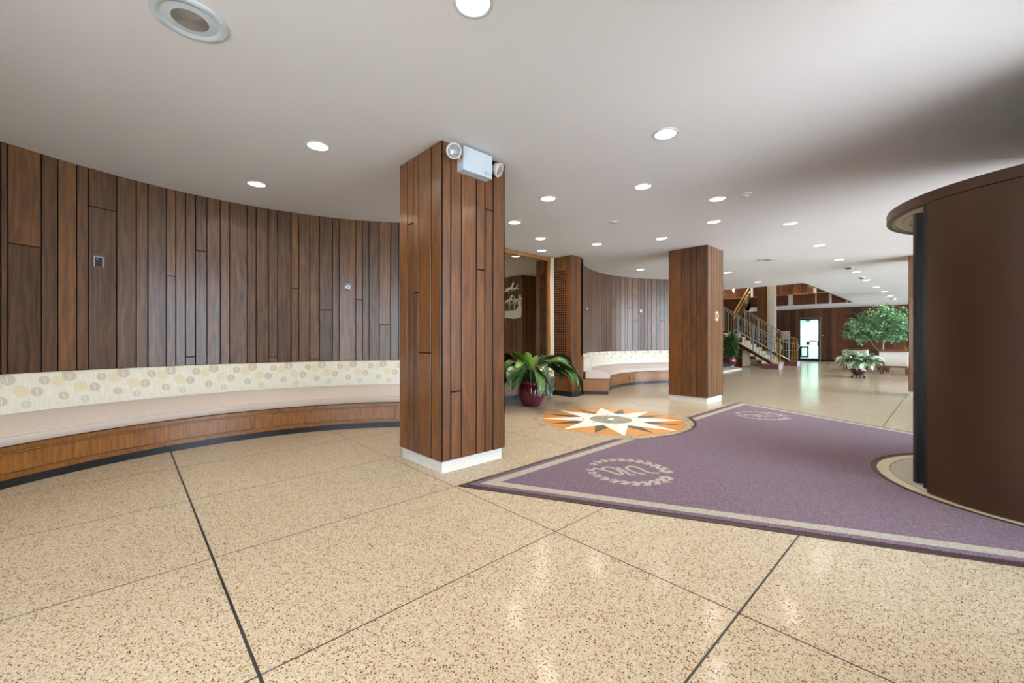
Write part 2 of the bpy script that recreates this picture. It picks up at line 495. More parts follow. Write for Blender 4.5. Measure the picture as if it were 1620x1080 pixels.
# ceiling lamp positions (plan units) and their labels
LAMPS = [
 (1.111, 1.435, 'recessed ceiling downlight cut off at the top edge, closest to the viewer'),
 (1.069, 3.309, 'recessed ceiling downlight just left of the near wood pillar'),
 (0.904, 4.514, 'recessed ceiling downlight over the long curved bench by the left wall'),
 (2.833, 1.401, 'large recessed downlight with visible white baffle, right of the near pillar'),
 (3.643, 2.031, 'recessed downlight behind the large baffled one, above the purple mat'),
 (3.227, 2.885, 'recessed downlight beside the emergency lamp of the near pillar'),
 (3.569, 3.755, 'recessed downlight low beside the near pillar edge, above the peace lily'),
 (4.412, 4.093, 'upper one of the two close downlights in front of the mirror'),
 (5.020, 4.628, 'lower one of the two close downlights, touching the mirror header'),
 (5.310, 3.740, 'recessed downlight above the grille pier and curved niche wall'),
 (5.699, 2.885, 'recessed downlight just left above the second wood pillar'),
 (4.533, 1.671, 'recessed downlight immediately left of the ceiling smoke detector'),
 (5.371, 2.026, 'recessed downlight above the right corner of the second wood pillar'),
 (6.170, 1.391, 'recessed downlight right of the smoke detector toward the revolving door'),
 (7.927, 1.400, 'recessed downlight between the revolving door and the round ceiling speaker'),
 (7.884, 4.453, 'recessed downlight over the far curved bench niche'),
 (9.655, 3.347, 'recessed downlight touching the right edge of the second wood pillar'),
 (11.805, 3.363, 'recessed downlight in front of the staircase ceiling opening'),
 (9.603, 1.392, 'first downlight of the diagonal row leading to the back wall, before the first detector'),
 (11.661, 1.406, 'downlight of the diagonal row between the two dark ceiling detectors'),
 (13.398, 1.409, 'downlight of the diagonal row just past the second dark detector'),
 (15.364, 1.406, 'brighter downlight of the diagonal row halfway to the tree'),
 (16.946, 1.369, 'downlight of the diagonal row third from its far end'),
 (18.793, 1.376, 'downlight of the diagonal row second from its far end'),
 (20.384, 1.356, 'farthest downlight of the diagonal row above the indoor tree'),
 (-.62, 3.309, 'added unseen fill downlight behind the left frame edge over the bench'),  # this and the next three added out of view to brighten the left
 (-.55, 1.42, 'added unseen fill downlight left of the viewer near the side wall'),
 (1.111, .12, 'added unseen fill downlight just behind the viewer near the front wall'),
 (-.55, .12, 'added unseen fill downlight in the front left corner'),
]
LR = .088 * S / 1.2 * 1.0   # opening radius in metres
HOLE = [(12.93, 2.62), (20.9, 2.62), (20.9, YB), (12.93, YB)]

def ceiling_mesh():
    outer = rect_loop(-2.2, YF - .12, 24.0, 9.2)
    pts = []; edges = []
    def loop(l):
        b = len(pts); n = len(l)
        pts.extend(Vector(p) for p in l); edges.extend((b + i, b + (i + 1) % n) for i in range(n))
    loop([(x * S, y * S) for x, y in outer])
    loop([(x * S, y * S) for x, y in HOLE])
    for x, y, _ in LAMPS:
        loop([(x * S + LR * math.cos(2 * PI * k / 24), y * S + LR * math.sin(2 * PI * k / 24)) for k in range(24)])
    v, e, f, _, _, _ = delaunay_2d_cdt(pts, edges, [], 0, 1e-6)
    mb = MB()
    for t in f:
        c = sum((v[i] for i in t), Vector((0, 0))) / len(t)
        if 12.93 * S < c.x < 20.9 * S and 2.62 * S < c.y < YB * S: continue
        if any((c.x - x * S) ** 2 + (c.y - y * S) ** 2 < LR * LR * .98 for x, y, _ in LAMPS): continue
        mb.quad([(v[i].x, v[i].y, H * S) for i in reversed(t)])
    return mb
struct(ceiling_mesh().build('ceiling', M['ceiling']))
# roof slab above so the recesses stay dark; leaves the stair opening free
mb = MB()
for a in ((-2.2, YF - .12, 12.93, 9.2), (12.93, YF - .12, 20.9, 2.62), (20.9, YF - .12, 24.0, 9.2)):
    mb.box(a[0] * S, a[1] * S, (H + .11) * S, a[2] * S, a[3] * S, (H + .16) * S)
struct(mb.build('ceiling_slab', M['white_paint']))

# fascia of the stair opening
mb = MB()
zc, zt = H * S, (H + .42) * S
mb.box(12.90 * S, 2.60 * S, zc, 12.93 * S, YB * S, zt)
mb.box(12.90 * S, 2.59 * S, zc, 20.93 * S, 2.62 * S, zt)
struct(mb.build('trim_1', M['white_paint']))

# ------------------------------------------------------------------ plank walls
def plank_run(mb, p0, p1, z0, z1, cuts, joints, depth=.012, gap=.009, u0=0.0, tones=None, back=True):
    """planks on a flat face from p0 to p1 (metres, 2-D); room side is to the LEFT of p0->p1. cuts: fractions 0..1; joints {plank: [z,..]}"""
    p0 = Vector(p0); p1 = Vector(p1); d = p1 - p0; L = d.length; d = d / L; n = Vector((-d.y, d.x))
    if back:
        a, b = p0, p1
        mb.quad([(a.x, a.y, z0), (b.x, b.y, z0), (b.x, b.y, z1), (a.x, a.y, z1)], None, .5, 1)
    for i in range(len(cuts) - 1):
        s0, s1 = cuts[i] * L + gap / 2, cuts[i + 1] * L - gap / 2
        zs = [z0] + sorted(joints.get(i, [])) + [z1]
        for k in range(len(zs) - 1):
            za = zs[k] + (gap / 2 if k else 0); zb = zs[k + 1] - (gap / 2 if k < len(zs) - 2 else 0)
            t = rnd.random()
            c = p0 + d * (s0 + s1) / 2 + n * (depth / 2)
            w2 = (s1 - s0) / 2; e = .0018; um = u0 + (s0 + s1) / 2
            def q3(k, h, zz): return (c.x + d.x * k + n.x * h, c.y + d.y * k + n.y * h, zz)
            f0, f1 = depth / 2, depth / 2 - .002
            A = [q3(w2 - e, f0, za + e), q3(-w2 + e, f0, za + e), q3(-w2 + e, f0, zb - e), q3(w2 - e, f0, zb - e)]
            B = [q3(w2, f1, za), q3(-w2, f1, za), q3(-w2, f1, zb), q3(w2, f1, zb)]
            D = [q3(w2, -f0, za), q3(-w2, -f0, za), q3(-w2, -f0, zb), q3(w2, -f0, zb)]
            UA = [(um + w2, za), (um - w2, za), (um - w2, zb), (um + w2, zb)]
            mb.quad(A, UA, t, 0)
            for i4 in range(4):
                j4 = (i4 + 1) % 4
                mb.quad([B[i4], B[j4], A[j4], A[i4]], [UA[i4], UA[j4], UA[j4], UA[i4]], t, 0)
                mb.quad([D[i4], D[j4], B[j4], B[i4]], None, .5, 1)

def rand_cuts(L, wmin, wmax):
    w = []; s = 0
    while s < L:
        x = rnd.uniform(wmin, wmax); w.append(x); s += x
    w[-1] -= s - L
    if w[-1] < wmin * .5 and len(w) > 1: w[-2] += w[-1]; w.pop()
    c = [0]; a = 0
    for x in w: a += x; c.append(a / L)
    c[-1] = 1
    return c

def rand_joints(n, p=.35, z0=.2, z1=2.8):
    return {i: [rnd.uniform(z0, z1)] for i in range(n) if rnd.random() < p}

def flat_wall(name, a, b, z0, z1, wmin=.09, wmax=.22, mat='walnut', p=.3, kick=.09):
    """a->b in plan units, room on the left"""
    A = Vector(a) * S; B = Vector(b) * S
    mb = MB(); L = (B - A).length
    cuts = rand_cuts(L, wmin, wmax)
    plank_run(mb, A, B, (z0 + kick) * S, z1 * S, cuts, rand_joints(len(cuts), p, z0 * S + .3, z1 * S - .3))
    d = (B - A) / L; n = Vector((-d.y, d.x))
    # solid body behind
    c = (A + B) / 2 - n * .05
    mb.obox((c.x, c.y, (z0 + z1) / 2 * S), (d.x, d.y, 0), (n.x, n.y, 0), (0, 0, 1), L / 2, .049, (z1 - z0) / 2 * S, .5, 1)
    if kick:
        c = (A + B) / 2 + n * .006
        mb.obox((c.x, c.y, (z0 + kick / 2) * S), (d.x, d.y, 0), (n.x, n.y, 0), (0, 0, 1), L / 2, .006, kick / 2 * S, .5, 2)
    return struct(mb.build(name, [M[mat], M['groove'], M['kick']]))

def arc_wall(name, C, Rr, phis, joints, z0=0.0, z1=H):
    """phis descending list of plank boundaries in degrees; planks are chords facing the centre"""
    mb = MB(); u = 0
    P = lambda ph, r=Rr: Vector((C[0] + r * math.cos(R(ph)), C[1] + r * math.sin(R(ph)))) * S
    for i in range(len(phis) - 1):
        a, b = P(phis[i + 1]), P(phis[i])      # ccw -> centre on the left
        L = (b - a).length
        plank_run(mb, a, b, z0 * S, z1 * S, [0, 1], {0: joints.get(i, [])}, u0=u)
        u += L
    # body behind
    rows = []
    for i in range(len(phis)):
        q = P(phis[i], Rr + .012); rows.append([(q.x, q.y, 0), (q.x, q.y, H * S)])
        
    mb.grid(rows, False, .5, 1, False)
    rows = []
    for i in range(len(phis)):
        q = P(phis[i], Rr + .08); rows.append([(q.x, q.y, 0), (q.x, q.y, H * S)])
    mb.grid(rows, False, .5, 1, False)
    return struct(mb.build(name, [M['walnut'], M['groove']]))

CL = (.85, 2.445); CR = (7.96, 2.445); RW = 2.86
from math import atan2, sqrt, degrees
def px_phi(px, C, r):
    """angle on a circle of the plan where the viewing direction px meets it (used to copy the plank rhythm)"""
    t = (px - 810) / 649.8
    th = R(43.19)
    e2 = (math.cos(th), math.sin(th)); e1 = (-math.sin(th), math.cos(th))
    dx = t * e2[0] + e2[1]; dy = t * e1[0] + e1[1]
    a = dx * dx + dy * dy; b = -2 * (dx * C[0] + dy * C[1]); c = C[0] ** 2 + C[1] ** 2 - r * r
    k = (-b + sqrt(max(0, b * b - 4 * a * c))) / 2 / a
    return degrees(atan2(dy * k - C[1], dx * k - C[0]))
LX = [0, 11, 64.4, 90.5, 120.5, 139, 184, 215, 233.5, 262.7, 277.7, 293, 309, 327, 348, 363, 391, 405, 424.5, 439, 460.5, 472.7, 490, 505.5, 526, 536.5, 563, 573.5, 584, 600, 618, 631]
phis = [px_phi(x, CL, RW) for x in LX]
JL = {1: [1.733], 5: [2.156], 9: [1.629], 11: [.83], 12: [1.916], 18: [.80], 20: [1.60], 22: [.77], 23: [1.36], 26: [1.50], 29: [1.19]}
joints = {k: [z * S for z in v] for k, v in JL.items()}
pre = []; a = 200.0
while a > phis[0] + 1.6:
    pre.append(a); a -= rnd.choice([1.7, 2.2, 3.3, 2.6])
joints = {k + len(pre): v for k, v in joints.items()}
for i in range(len(pre)):
    if rnd.random() < .3: joints[i] = [rnd.uniform(.5, 2.7)]
post = []; a = phis[-1]
while a > 50:
    a -= rnd.choice([1.8, 2.4, 2.0]); post.append(a)
post[-1] = 48.6
arc_wall('wall_left', CL, RW, pre + phis + post, joints)

RX = [919, 921, 923.3, 925.8, 928.5, 931, 935, 942, 946.3, 950.8, 956, 958.8, 963.5, 967, 973.7, 981.7, 988.4, 992.4, 1000, 1009.5, 1013.3, 1018.8, 1024.5, 1030, 1038.5, 1043.5, 1050.3, 1055.5]
phr = [px_phi(x, CR, RW) for x in RX]
jr = {}
JR = {13: [1.77], 14: [1.50], 17: [1.76], 18: [1.46, 2.07], 25: [1.47], 10: [1.36], 7: [2.25]}
phr = [131.4, 128.8, 126.5, 124.5] + [p for p in phr if p < 123]
off = 0
for k, v in JR.items():
    ph = px_phi(RX[k], CR, RW)
    i = min(range(len(phr)), key=lambda j: abs(phr[j] - ph)); jr[i] = [z * S for z in v]
a = phr[-1]
while a > 37: a -= rnd.choice([1.8, 2.4, 2.0, 3.0]); phr.append(a)
phr[-1] = 35
arc_wall('wall_niche', CR, RW, phr, jr)

flat_wall('wall_return_right', (6.08, 4.655), (5.935, 4.655), 0, H, .05, .1, p=0)
flat_wall('wall_return_left', (2 * CXM - 5.935, 4.655), (2 * CXM - 6.08, 4.655), 0, H, .05, .1, p=0)
# closing walls of the hall and lobby
mb = MB(); xw = (XW0 + .03) * S
mb.box(xw - .06, (YF - .05) * S, 0, xw, 1.5 * S, .35); mb.box(xw - .06, (YF - .05) * S, 2.75, xw, 1.5 * S, H * S)
mb.box(xw - .06, (YF - .05) * S, .35, xw, -.45 * S, 2.75); mb.box(xw - .06, 1.3 * S, .35, xw, 1.5 * S, 2.75)
struct(mb.build('wall_side', M['white_paint']))
mb = MB()
for ya_, yb_ in ((-.45, .42), (.42, 1.3)):
    a_, b_ = ya_ * S, yb_ * S
    mb.box(xw - .05, a_, .35, xw - .01, a_ + .03, 2.75); mb.box(xw - .05, b_ - .03, .35, xw - .01, b_, 2.75)
    mb.box(xw - .05, a_ + .03, .35, xw - .01, b_ - .03, .39); mb.box(xw - .05, a_ + .03, 2.71, xw - .01, b_ - .03, 2.75)
wf = struct(mb.build('window_40', M['black']))  # unseen side window, added to brighten the left of the hall
mb = MB(); mb.quad([(xw - .03, -.45 * S, .37), (xw - .03, 1.3 * S, .37), (xw - .03, 1.3 * S, 2.73), (xw - .03, -.45 * S, 2.73)]); struct(mb.build('window_pane', M['glass'], wf))
ex, ey = CR[0] + RW * math.cos(R(35)), CR[1] + RW * math.sin(R(35))
flat_wall('wall_lobby_left', (ex + .05, YB), (ex + .05, ey), 0, H, .12, .3)
flat_wall('wall_lobby_end', (ex + .05 + 12.9, YB), (ex + .05, YB), 0, 4.9, .14, .3, 'walnut_far')
# far wall with a door gap Y 4.18..5.0 up to 2.03
flat_wall('wall_far_right', (XW1, YF - .1), (XW1, 4.17), 0, H, .10, .26, 'walnut_far', .12, .07)
flat_wall('wall_far_left', (XW1, 5.01), (XW1, YB), 0, H, .10, .26, 'walnut_far', .12, .07)
flat_wall('wall_far_lintel', (XW1, 4.17), (XW1, 5.01), 2.045, H, .10, .26, 'walnut_far', 0, 0)
flat_wall('wall_upper_far', (XW1, YF), (XW1, YB), H + .16, 4.9, .10, .3, 'walnut_far', .12, 0)
flat_wall('wall_upper_left', (12.9, YB), (12.9, YF), H + .42, 4.9, .14, .3, 'walnut_far', 0, 0)
mb = MB(); mb.box(12.8 * S, YF * S, 4.9 * S, 24 * S, 9.2 * S, 5.0 * S); struct(mb.build('ceiling_upper', M['white_paint']))
mb = MB(); mb.box(12.8 * S, 2.0 * S, (H + .42) * S, 24 * S, 2.1 * S, 4.9 * S); struct(mb.build('wall_upper_right', M['walnut_far']))
# door beyond the far wall: pale corridor, lit by its own ceiling panel
mb = MB()
xa, xb, ya, yb = XW1 * S + .10, (XW1 + 2.4) * S, 3.7 * S, 5.5 * S
zh = 2.2 * S
mb.quad([(xa, ya, 0), (xb, ya, 0), (xb, yb, 0), (xa, yb, 0)])
mb.quad([(xa, ya, zh), (xa, yb, zh), (xb, yb, zh), (xb, ya, zh)])
mb.quad([(xb, ya, 0), (xb, ya, zh), (xb, yb, zh), (xb, yb, 0)])
mb.quad([(xa, ya, 0), (xa, ya, zh), (xb, ya, zh), (xb, ya, 0)])
mb.quad([(xa, yb, 0), (xb, yb, 0), (xb, yb, zh), (xa, yb, zh)])
struct(mb.build('wall_corridor', M['teal_white']))

# front glazing: low sill, mullions, panes, header
mb = MB()
xs = [XW0 + i * (XW1 - XW0) / 17 for i in range(18)]
y = YF * S
gaps = (CXM - .97, CXM + .97)
segs = []
xl = [1.98, gaps[0]]
xr = [gaps[1], 6.7, 8.05, 9.4, 10.75, 12.1, 13.45, 14.8, 16.15, 17.5, 18.85, 20.2, 21.55, 22.7, XW1]
nwin = 0
for arr in ([-1.15, -.5], xl, xr):
    for i in range(len(arr) - 1):
        a, b = arr[i] * S, arr[i + 1] * S
        nwin += 1
        fr = MB(); w = .03; zs0, zs1 = .02, H * S
        fr.box(a, y - .05, zs0, b, y + .02, zs0 + .08); fr.box(a, y - .05, zs1 - .10, b, y + .02, zs1 - .001)
        fr.box(a, y - .05, zs0 + .08, a + w, y + .02, zs1 - .10); fr.box(b - w, y - .05, zs0 + .08, b, y + .02, zs1 - .10)
        fo = struct(fr.build('window_%d' % nwin, M['black']))
        g = MB(); yy = y - .018
        g.quad([(a + w, yy, zs0 + .08), (b - w, yy, zs0 + .08), (b - w, yy, zs1 - .10), (a + w, yy, zs1 - .10)])
        struct(g.build('window_pane', M['glass'], fo))
for nm, a, b in (('wall_front_corner', XW0 - .1, -1.15), ('wall_front', -.5, 1.98)):
    mb = MB(); mb.box(a * S, (YF - .06) * S, 0, b * S, YF * S, H * S); struct(mb.build(nm, M['white_paint']))
# header over the revolving door
mb = MB(); mb.box(gaps[0] * S, y - .05, 1.96 * S, gaps[1] * S, y + .0, H * S - .001); struct(mb.build('trim_2', M['black']))
# pavement outside
mb = MB(); mb.box(-14, y - 14, -.12, 40, y - .06, -.02); mb.box(-14, y - .06, -.12, -2.24 * S, 9, -.02); struct(mb.build('ground_pavement', M['pavement']))

# ------------------------------------------------------------------ wood pillars
def pillar(name, label, x0, y0, x1, y1, faces, base_h=.092):
    """faces: dict side -> (cuts, joints); sides W(-X) S(-Y) E N"""
    t = thing(name, label, 'pillar', ((x0 + x1) / 2 * S, (y0 + y1) / 2 * S, 0))
    ox, oy = t.location.x, t.location.y
    mb = MB(); X0, Y0, X1, Y1 = x0 * S - ox, y0 * S - oy, x1 * S - ox, y1 * S - oy
    d = .012
    xi0, yi0, xi1, yi1 = X0 + d, Y0 + d, X1 - d, Y1 - d
    sides = {'W': ((xi0, yi0 - d), (xi0, yi1 + d)), 'N': ((xi0, yi1), (xi1, yi1)), 'E': ((xi1, yi1 + d), (xi1, yi0 - d)), 'S': ((xi1, yi0), (xi0, yi0))}
    for k, (a, b) in sides.items():
        L = (Vector(b) - Vector(a)).length
        cuts, j = faces.get(k) or (rand_cuts(L, .07, .16), None)
        if j is None: j = rand_joints(len(cuts), .4, .3, 2.6)
        plank_run(mb, a, b, base_h * S, H * S - .002, cuts, j, depth=d, gap=.0125)
    mb.build('wood_cladding', [M['walnut_pillar'], M['groove']], t)
    b = MB(); b.box(X0 + .022, Y0 + .022, 0, X1 - .03, Y1 - .022, base_h * S)
    b.build('plinth', M['terrazzo_white'], t)
    return t
M['walnut_pillar'] = wood('walnut pillar planks', srgb(62, 34, 10), srgb(108, 64, 22), srgb(140, 92, 40), rough=.44, vary=.24, coat=.6, figure=.5)
def fr(vals, rev=False):
    a, b = vals[0], vals[-1]; c = [(v - a) / (b - a) for v in vals]
    return c
Wc = fr([2.577, 2.712, 2.895, 2.975, 3.069, 3.201])
Sc = fr([2.341, 2.214, 2.127, 2.035, 1.888, 1.788, 1.709])
pillar('wood_pillar', 'square wood plank pillar nearest the viewer, carrying the twin head emergency light', 1.70, 2.577, 2.34, 3.215,
       {'W': (Wc, {3: [1.951 * S], 2: [1.379 * S], 1: [.899 * S]}), 'S': (Sc, {1: [2.061 * S], 2: [1.562 * S], 4: [.606 * S]})})
pillar('wood_pillar', 'square wood plank pillar in the middle distance with a thermostat on its right face', 6.60, 2.577, 7.24, 3.215,
       {'W': (fr([2.583, 2.754, 2.844, 2.983, 3.197]), {1: [.838 * S]})})
pillar('wood_pillar', 'wood pillar partly hidden directly behind the revolving door edge', 10.03, -.12, 10.64, .495, {})

# ------------------------------------------------------------------ pier with lattice grille beside the mirror (and its twin)
def pier(name, label, sgn):
    X = lambda x: (x if sgn > 0 else 2 * CXM - x) * S
    t = thing(name, label, 'pier', (X(5.78), 4.70 * S, 0))
    ox, oy = t.location.x, t.location.y
    mb = MB(); xa, xb = sorted((X(5.663) - ox, X(5.93) - ox)); ya, yb = 4.51 * S - oy, 4.93 * S - oy
    d = .01
    def run(a, b, cuts, j={}): plank_run(mb, a, b, .09 * S, H * S - .002, cuts, j, depth=d)
    run((xb, ya + d), (xa, ya + d), [0, .55, 1])
    if sgn > 0:
        run((xb - d, yb), (xb - d, ya), [0, .5, 1]); run((xa + d, ya), (xa + d, yb), [0, .3, 1])
    else:
        run((xb - d, yb), (xb - d, ya), [0, .7, 1]); run((xa + d, ya), (xa + d, yb), [0, .5, 1])
    mb.build('wood_cladding', [M['walnut_pillar'], M['groove']], t)
    k = MB(); k.box(xa - .002, ya - .002, 0, xb + .002, yb, .09 * S); k.build('base', M['kick'], t)
    # lattice
    g = MB(); gx = xa if sgn > 0 else xb; s = -1 if sgn > 0 else 1
    y0g, y1g = ya + .11 * S, yb - .02 * S; z0, z1 = .34 * S, 2.24 * S
    n = 6
    for i in range(n + 1):
        yy = y0g + (y1g - y0g) * i / n
        g.box(gx + s * .004, yy - .008, z0, gx + s * .012, yy + .008, z1)
    m = 44
    for i in range(m + 1):
        zz = z0 + (z1 - z0) * i / m
        g.box(gx + s * .004, y0g, zz - .008, gx + s * .014, y1g, zz + .008)
    gr = g.build('grille', M['oak_dark'], t)
    bk = MB(); bk.box(gx - s * .0005, y0g, z0, gx + s * .002, y1g, z1); bk.build('grille_backing', M['groove'], t)
    return t
M['oak_dark'] = wood('red brown lattice wood', srgb(84, 44, 20), srgb(118, 68, 34), srgb(150, 96, 52))
pier('grille_pier', 'narrow wood pier with square lattice grille, between the mirror and the far bench niche', 1)
pier('grille_pier', 'narrow wood pier with lattice grille hidden behind the near pillar, left end of mirror', -1)

# mirror wall between the piers
YM = 4.94
mw = thing('mirror_panel', 'tall bronze tinted mirror in an oak frame behind the peace lily', 'mirror', (CXM * S, YM * S, 0))
ox, oy = mw.location.x, mw.location.y
xm0, xm1 = (2 * CXM - 5.50) * S - ox, 5.50 * S - ox
joint = 5.117 * S - ox
for a, b in ((xm0, -0.0 + (3.79 * S - ox)), (3.79 * S - ox, joint), (joint, xm1)):
    g = MB(); g.box(a + .002, 0, .345 * S, b - .002, .008, 2.42 * S); g.build('mirror_glass', M['mirror'], mw)
g = MB()
g.box(xm0 - .06, -.03, 2.415 * S, xm1 + .06, .03, H * S - .003)
g.box(xm1, -.03, .33 * S, xm1 + .06, .03, 2.415 * S); g.box(xm0 - .06, -.03, .33 * S, xm0, .03, 2.415 * S)
bevel(g.build('frame', M['oak'], mw))
g = MB(); g.box(xm0 - .06, -.02, .09 * S, xm1 + .06, .03, .343 * S); g.build('lower_panel', M['oak'], mw)
g = MB(); g.box(xm0 - .06, -.024, 0, xm1 + .06, .03, .09 * S); g.build('base', M['kick'], mw)
g = MB(); g.box(xm1 + .062, -.06, .09 * S, xm1 + .062 + .105, .02, H * S - .003); g.build('cream_post', M['cream_trim'], mw)
g = MB(); g.box(xm0 - .062 - .105, -.06, .09 * S, xm0 - .062, .02, H * S - .003); g.build('cream_post', M['cream_trim'], mw)
mb = MB(); mb.box(2.7 * S, (YM + .03) * S, 0, 6.1 * S, (YM + .08) * S, H * S); struct(mb.build('wall_mirror_back', M['groove']))
# frosted etching of horses on the mirror
def etch():
    e = MB()
    def poly(pts, ox_, oz_, sc):
        P2 = [((ox_ + x * sc) * S - ox, (oz_ + z * sc) * S) for x, z in pts]
        vs, _, fs, _, _, _ = delaunay_2d_cdt([Vector(p) for p in P2], [(i, (i + 1) % len(P2)) for i in range(len(P2))], [], 1, 1e-7)
        for f in fs: e.quad([(vs[i].x, -.0025, vs[i].y) for i in f])
    horse = [(0, 0), (.06, .02), (.10, .05), (.18, .06), (.24, .10), (.27, .17), (.30, .24), (.33, .25), (.37, .21), (.39, .17), (.36, .17), (.33, .18), (.31, .12),
             (.32, .07), (.40, .05), (.42, -.01), (.40, -.02), (.37, .02), (.29, .02), (.24, -.01), (.14, -.01), (.11, -.03), (.16, -.10), (.14, -.17), (.12, -.17),
             (.13, -.10), (.06, -.06), (.02, -.09), (-.05, -.12), (-.12, -.18), (-.14, -.17), (-.06, -.09), (-.01, -.04), (-.05, .0), (-.09, .05), (-.12, .04), (-.07, -.02)]
    poly(horse, 4.50, 1.83, .50); poly(horse, 4.68, 1.66, .42); poly(horse, 4.50, 1.64, .42); poly(horse, 4.22, 1.80, .5); poly(horse, 4.20, 1.62, .5); poly(horse, 4.66, 1.85, .3)
    base = [(3.85, 1.40), (4.1, 1.37), (4.4, 1.36), (4.7, 1.35), (4.84, 1.38), (4.86, 1.50), (4.84, 1.62), (4.87, 1.70), (4.82, 1.74), (4.77, 1.66), (4.78, 1.55), (4.70, 1.49),
            (4.5, 1.47), (4.3, 1.48), (4.1, 1.46), (3.9, 1.5)]
    poly(base, 0, 0, 1)
    for xx in (4.2, 4.58, 4.68):
        poly([(xx, 1.46), (xx + .012, 1.46), (xx + .012, 1.72), (xx, 1.72)], 0, 0, 1)
    return e
etch().build('etched_horses', M['etched'], mw)
mb = MB()

# ------------------------------------------------------------------ curved benches
def bench(label, C, a0, a1, seams, end_at, sgn=1):
    """bench along an arc of the wall; a0<a1 degrees; seams: list of (lo,hi) angles of the recessed panels"""
    t = thing('curved_bench', label, 'bench', (C[0] * S, C[1] * S, 0))
    n = max(24, int((a1 - a0) / 1.2))
    A = [a0 + (a1 - a0) * i / n for i in range(n + 1)]
    def P(ph, r, z): return (r * S * math.cos(R(ph)), r * S * math.sin(R(ph)), z * S)
    def sweep(prof, name, mat, uvv=False, smooth=True, cap=True):
        mb = MB(); rows = []
        for ph in A: rows.append([P(ph, r, z) for r, z in prof])
        def uvf(i, j):
            jj = j % len(prof); return (R(A[i]) * 2.76 * S, prof[jj][1] * S)
        mb.grid(rows, True, .5, 0, smooth, uvf)
        if cap:
            mb.quad(list(reversed(rows[0])), [(q[0] * .7, q[2]) for q in reversed(rows[0])]); mb.quad(rows[-1], [(q[0] * .7, q[2]) for q in rows[-1]])
        o = mb.build(name, mat, t)
        md = o.modifiers.new('es', 'EDGE_SPLIT'); md.split_angle = R(38)
        return o
    RB = RW - .012
    rf = 2.375
    sweep([(rf + .012, 0), (RB, 0), (RB, .058), (rf + .012, .058)], 'kick_base', M['kick'], smooth=True)
    sweep([(rf + .02, .058), (RB, .058), (RB, .28), (rf + .02, .28)], 'bench_body', M['oak'])
    # apron frame: rails, stiles and sunk panels
    def seg(a, b, r0, r1, z0, z1, mb, tone=.5):
        k = max(1, int(abs(b - a) / 1.2)); rows = []
        for i in range(k + 1):
            ph = a + (b - a) * i / k
            rows.append([P(ph, r, z) for r, z in ((r0, z0), (r1, z0), (r1, z1), (r0, z1))])
        uvf = lambda i, j: (R(a + (b - a) * i / k) * 2.38 * S, [z0, z0, z1, z1][j % 4] * S)
        mb.grid(rows, True, tone, 0, False, uvf)
        mb.quad(list(reversed(rows[0]))); mb.quad(rows[-1])
    ap = MB()
    seg(a0, a1, rf + .004, rf + .02, .244, .28, ap, .4); seg(a0, a1, rf + .004, rf + .02, .058, .088, ap, .35)
    edges = [a0]
    for lo, hi in seams: edges += [lo, hi]
    edges.append(a1)
    for i in range(0, len(edges), 2):
        seg(edges[i], edges[i + 1], rf + .004, rf + .02, .088, .244, ap, .6)
    o = ap.build('apron_frame', M['oak'], t); bevel(o, .003, 1)
    for lo, hi in seams:
        pm = MB(); w = .35
        seg(lo + w, hi - w, rf + .010, rf + .0195, .103, .229, pm, .55)
        for (p, q, z0, z1) in ((lo, hi, .088, .098), (lo, hi, .234, .244), (lo, lo + .25, .098, .234), (hi - .25, hi, .098, .234)):
            seg(p, q, rf - .004, rf + .015, z0, z1, pm, .3)
        pm.build('apron_panel', M['oak'], t)
    # seat cushion, crowned
    sweep([(rf - .012, .288), (rf - .022, .30), (rf - .024, .345), (rf - .014, .362), (rf + .02, .374), (rf + .06, .398), (rf + .13, .432), (rf + .22, .456), (rf + .33, .462), (RB - .05, .462), (RB - .05, .288)],
          'seat_cushion', M['seat'])
    sweep([(RB - .155, .42), (RB - .165, .45), (RB - .150, .54), (RB - .12, .64), (RB - .085, .72), (RB - .062, .742), (RB - .03, .745), (RB - .002, .74), (RB - .002, .42)],
          'backrest', M['dots'])
    pp = MB(); pp.tube([P(ph, rf - .020, .352) for ph in A], .006, 6); pp.build('piping', M['seat'], t)
    # flat framed end
    for e in end_at:
        mb = MB(); s = -1 if e == a0 else 1
        rad = Vector((math.cos(R(e)), math.sin(R(e)), 0)); tan = Vector((-rad.y, rad.x, 0)) * s
        def ob(r0, r1, z0, z1, th, tone=.5):
            c = rad * (r0 + r1) / 2 * S + tan * th / 2 + Vector((0, 0, (z0 + z1) / 2 * S))
            mb.obox(c, rad, tan, (0, 0, 1), (r1 - r0) / 2 * S, th / 2, (z1 - z0) / 2 * S, tone)
        r0, r1 = rf + .004, RB - .01
        ob(r0, r1, .058, .28, .008, .5)
        ob(r0, r1, .244, .28, .020, .4); ob(r0, r1, .058, .095, .020, .4); ob(r0, r0 + .06, .095, .244, .020, .6); ob(r1 - .06, r1, .095, .244, .020, .6)
        ob(r0 + .06, r1 - .06, .105, .234, .012, .55)
        mb.build('end_panel', M['oak'], t)
    return t
bench('long curved bench with cream dotted backrest along the left wall', CL, 50, 178,
      [(53.5, 84.0), (87.3, 128.5), (131.5, 172)], [50])
bench('small curved bench in the far niche between grille pier and second pillar', CR, 42, 130,
      [(45, 83.6), (87.0, 127.2)], [130])
# wood upstand between far pier and bench end
mb = MB(); mb.box(5.94 * S, 4.55 * S, .09 * S, 6.05 * S, 4.64 * S, .715 * S)
o = mb.build('bench_end_post', M['oak_dark']); tag(o, 'low brown wooden post between the grille pier and the far bench end', 'post')
k = MB(); k.box(5.938 * S, 4.548 * S, 0, 6.052 * S, 4.642 * S, .09 * S); k.build('base', M['kick'], o)

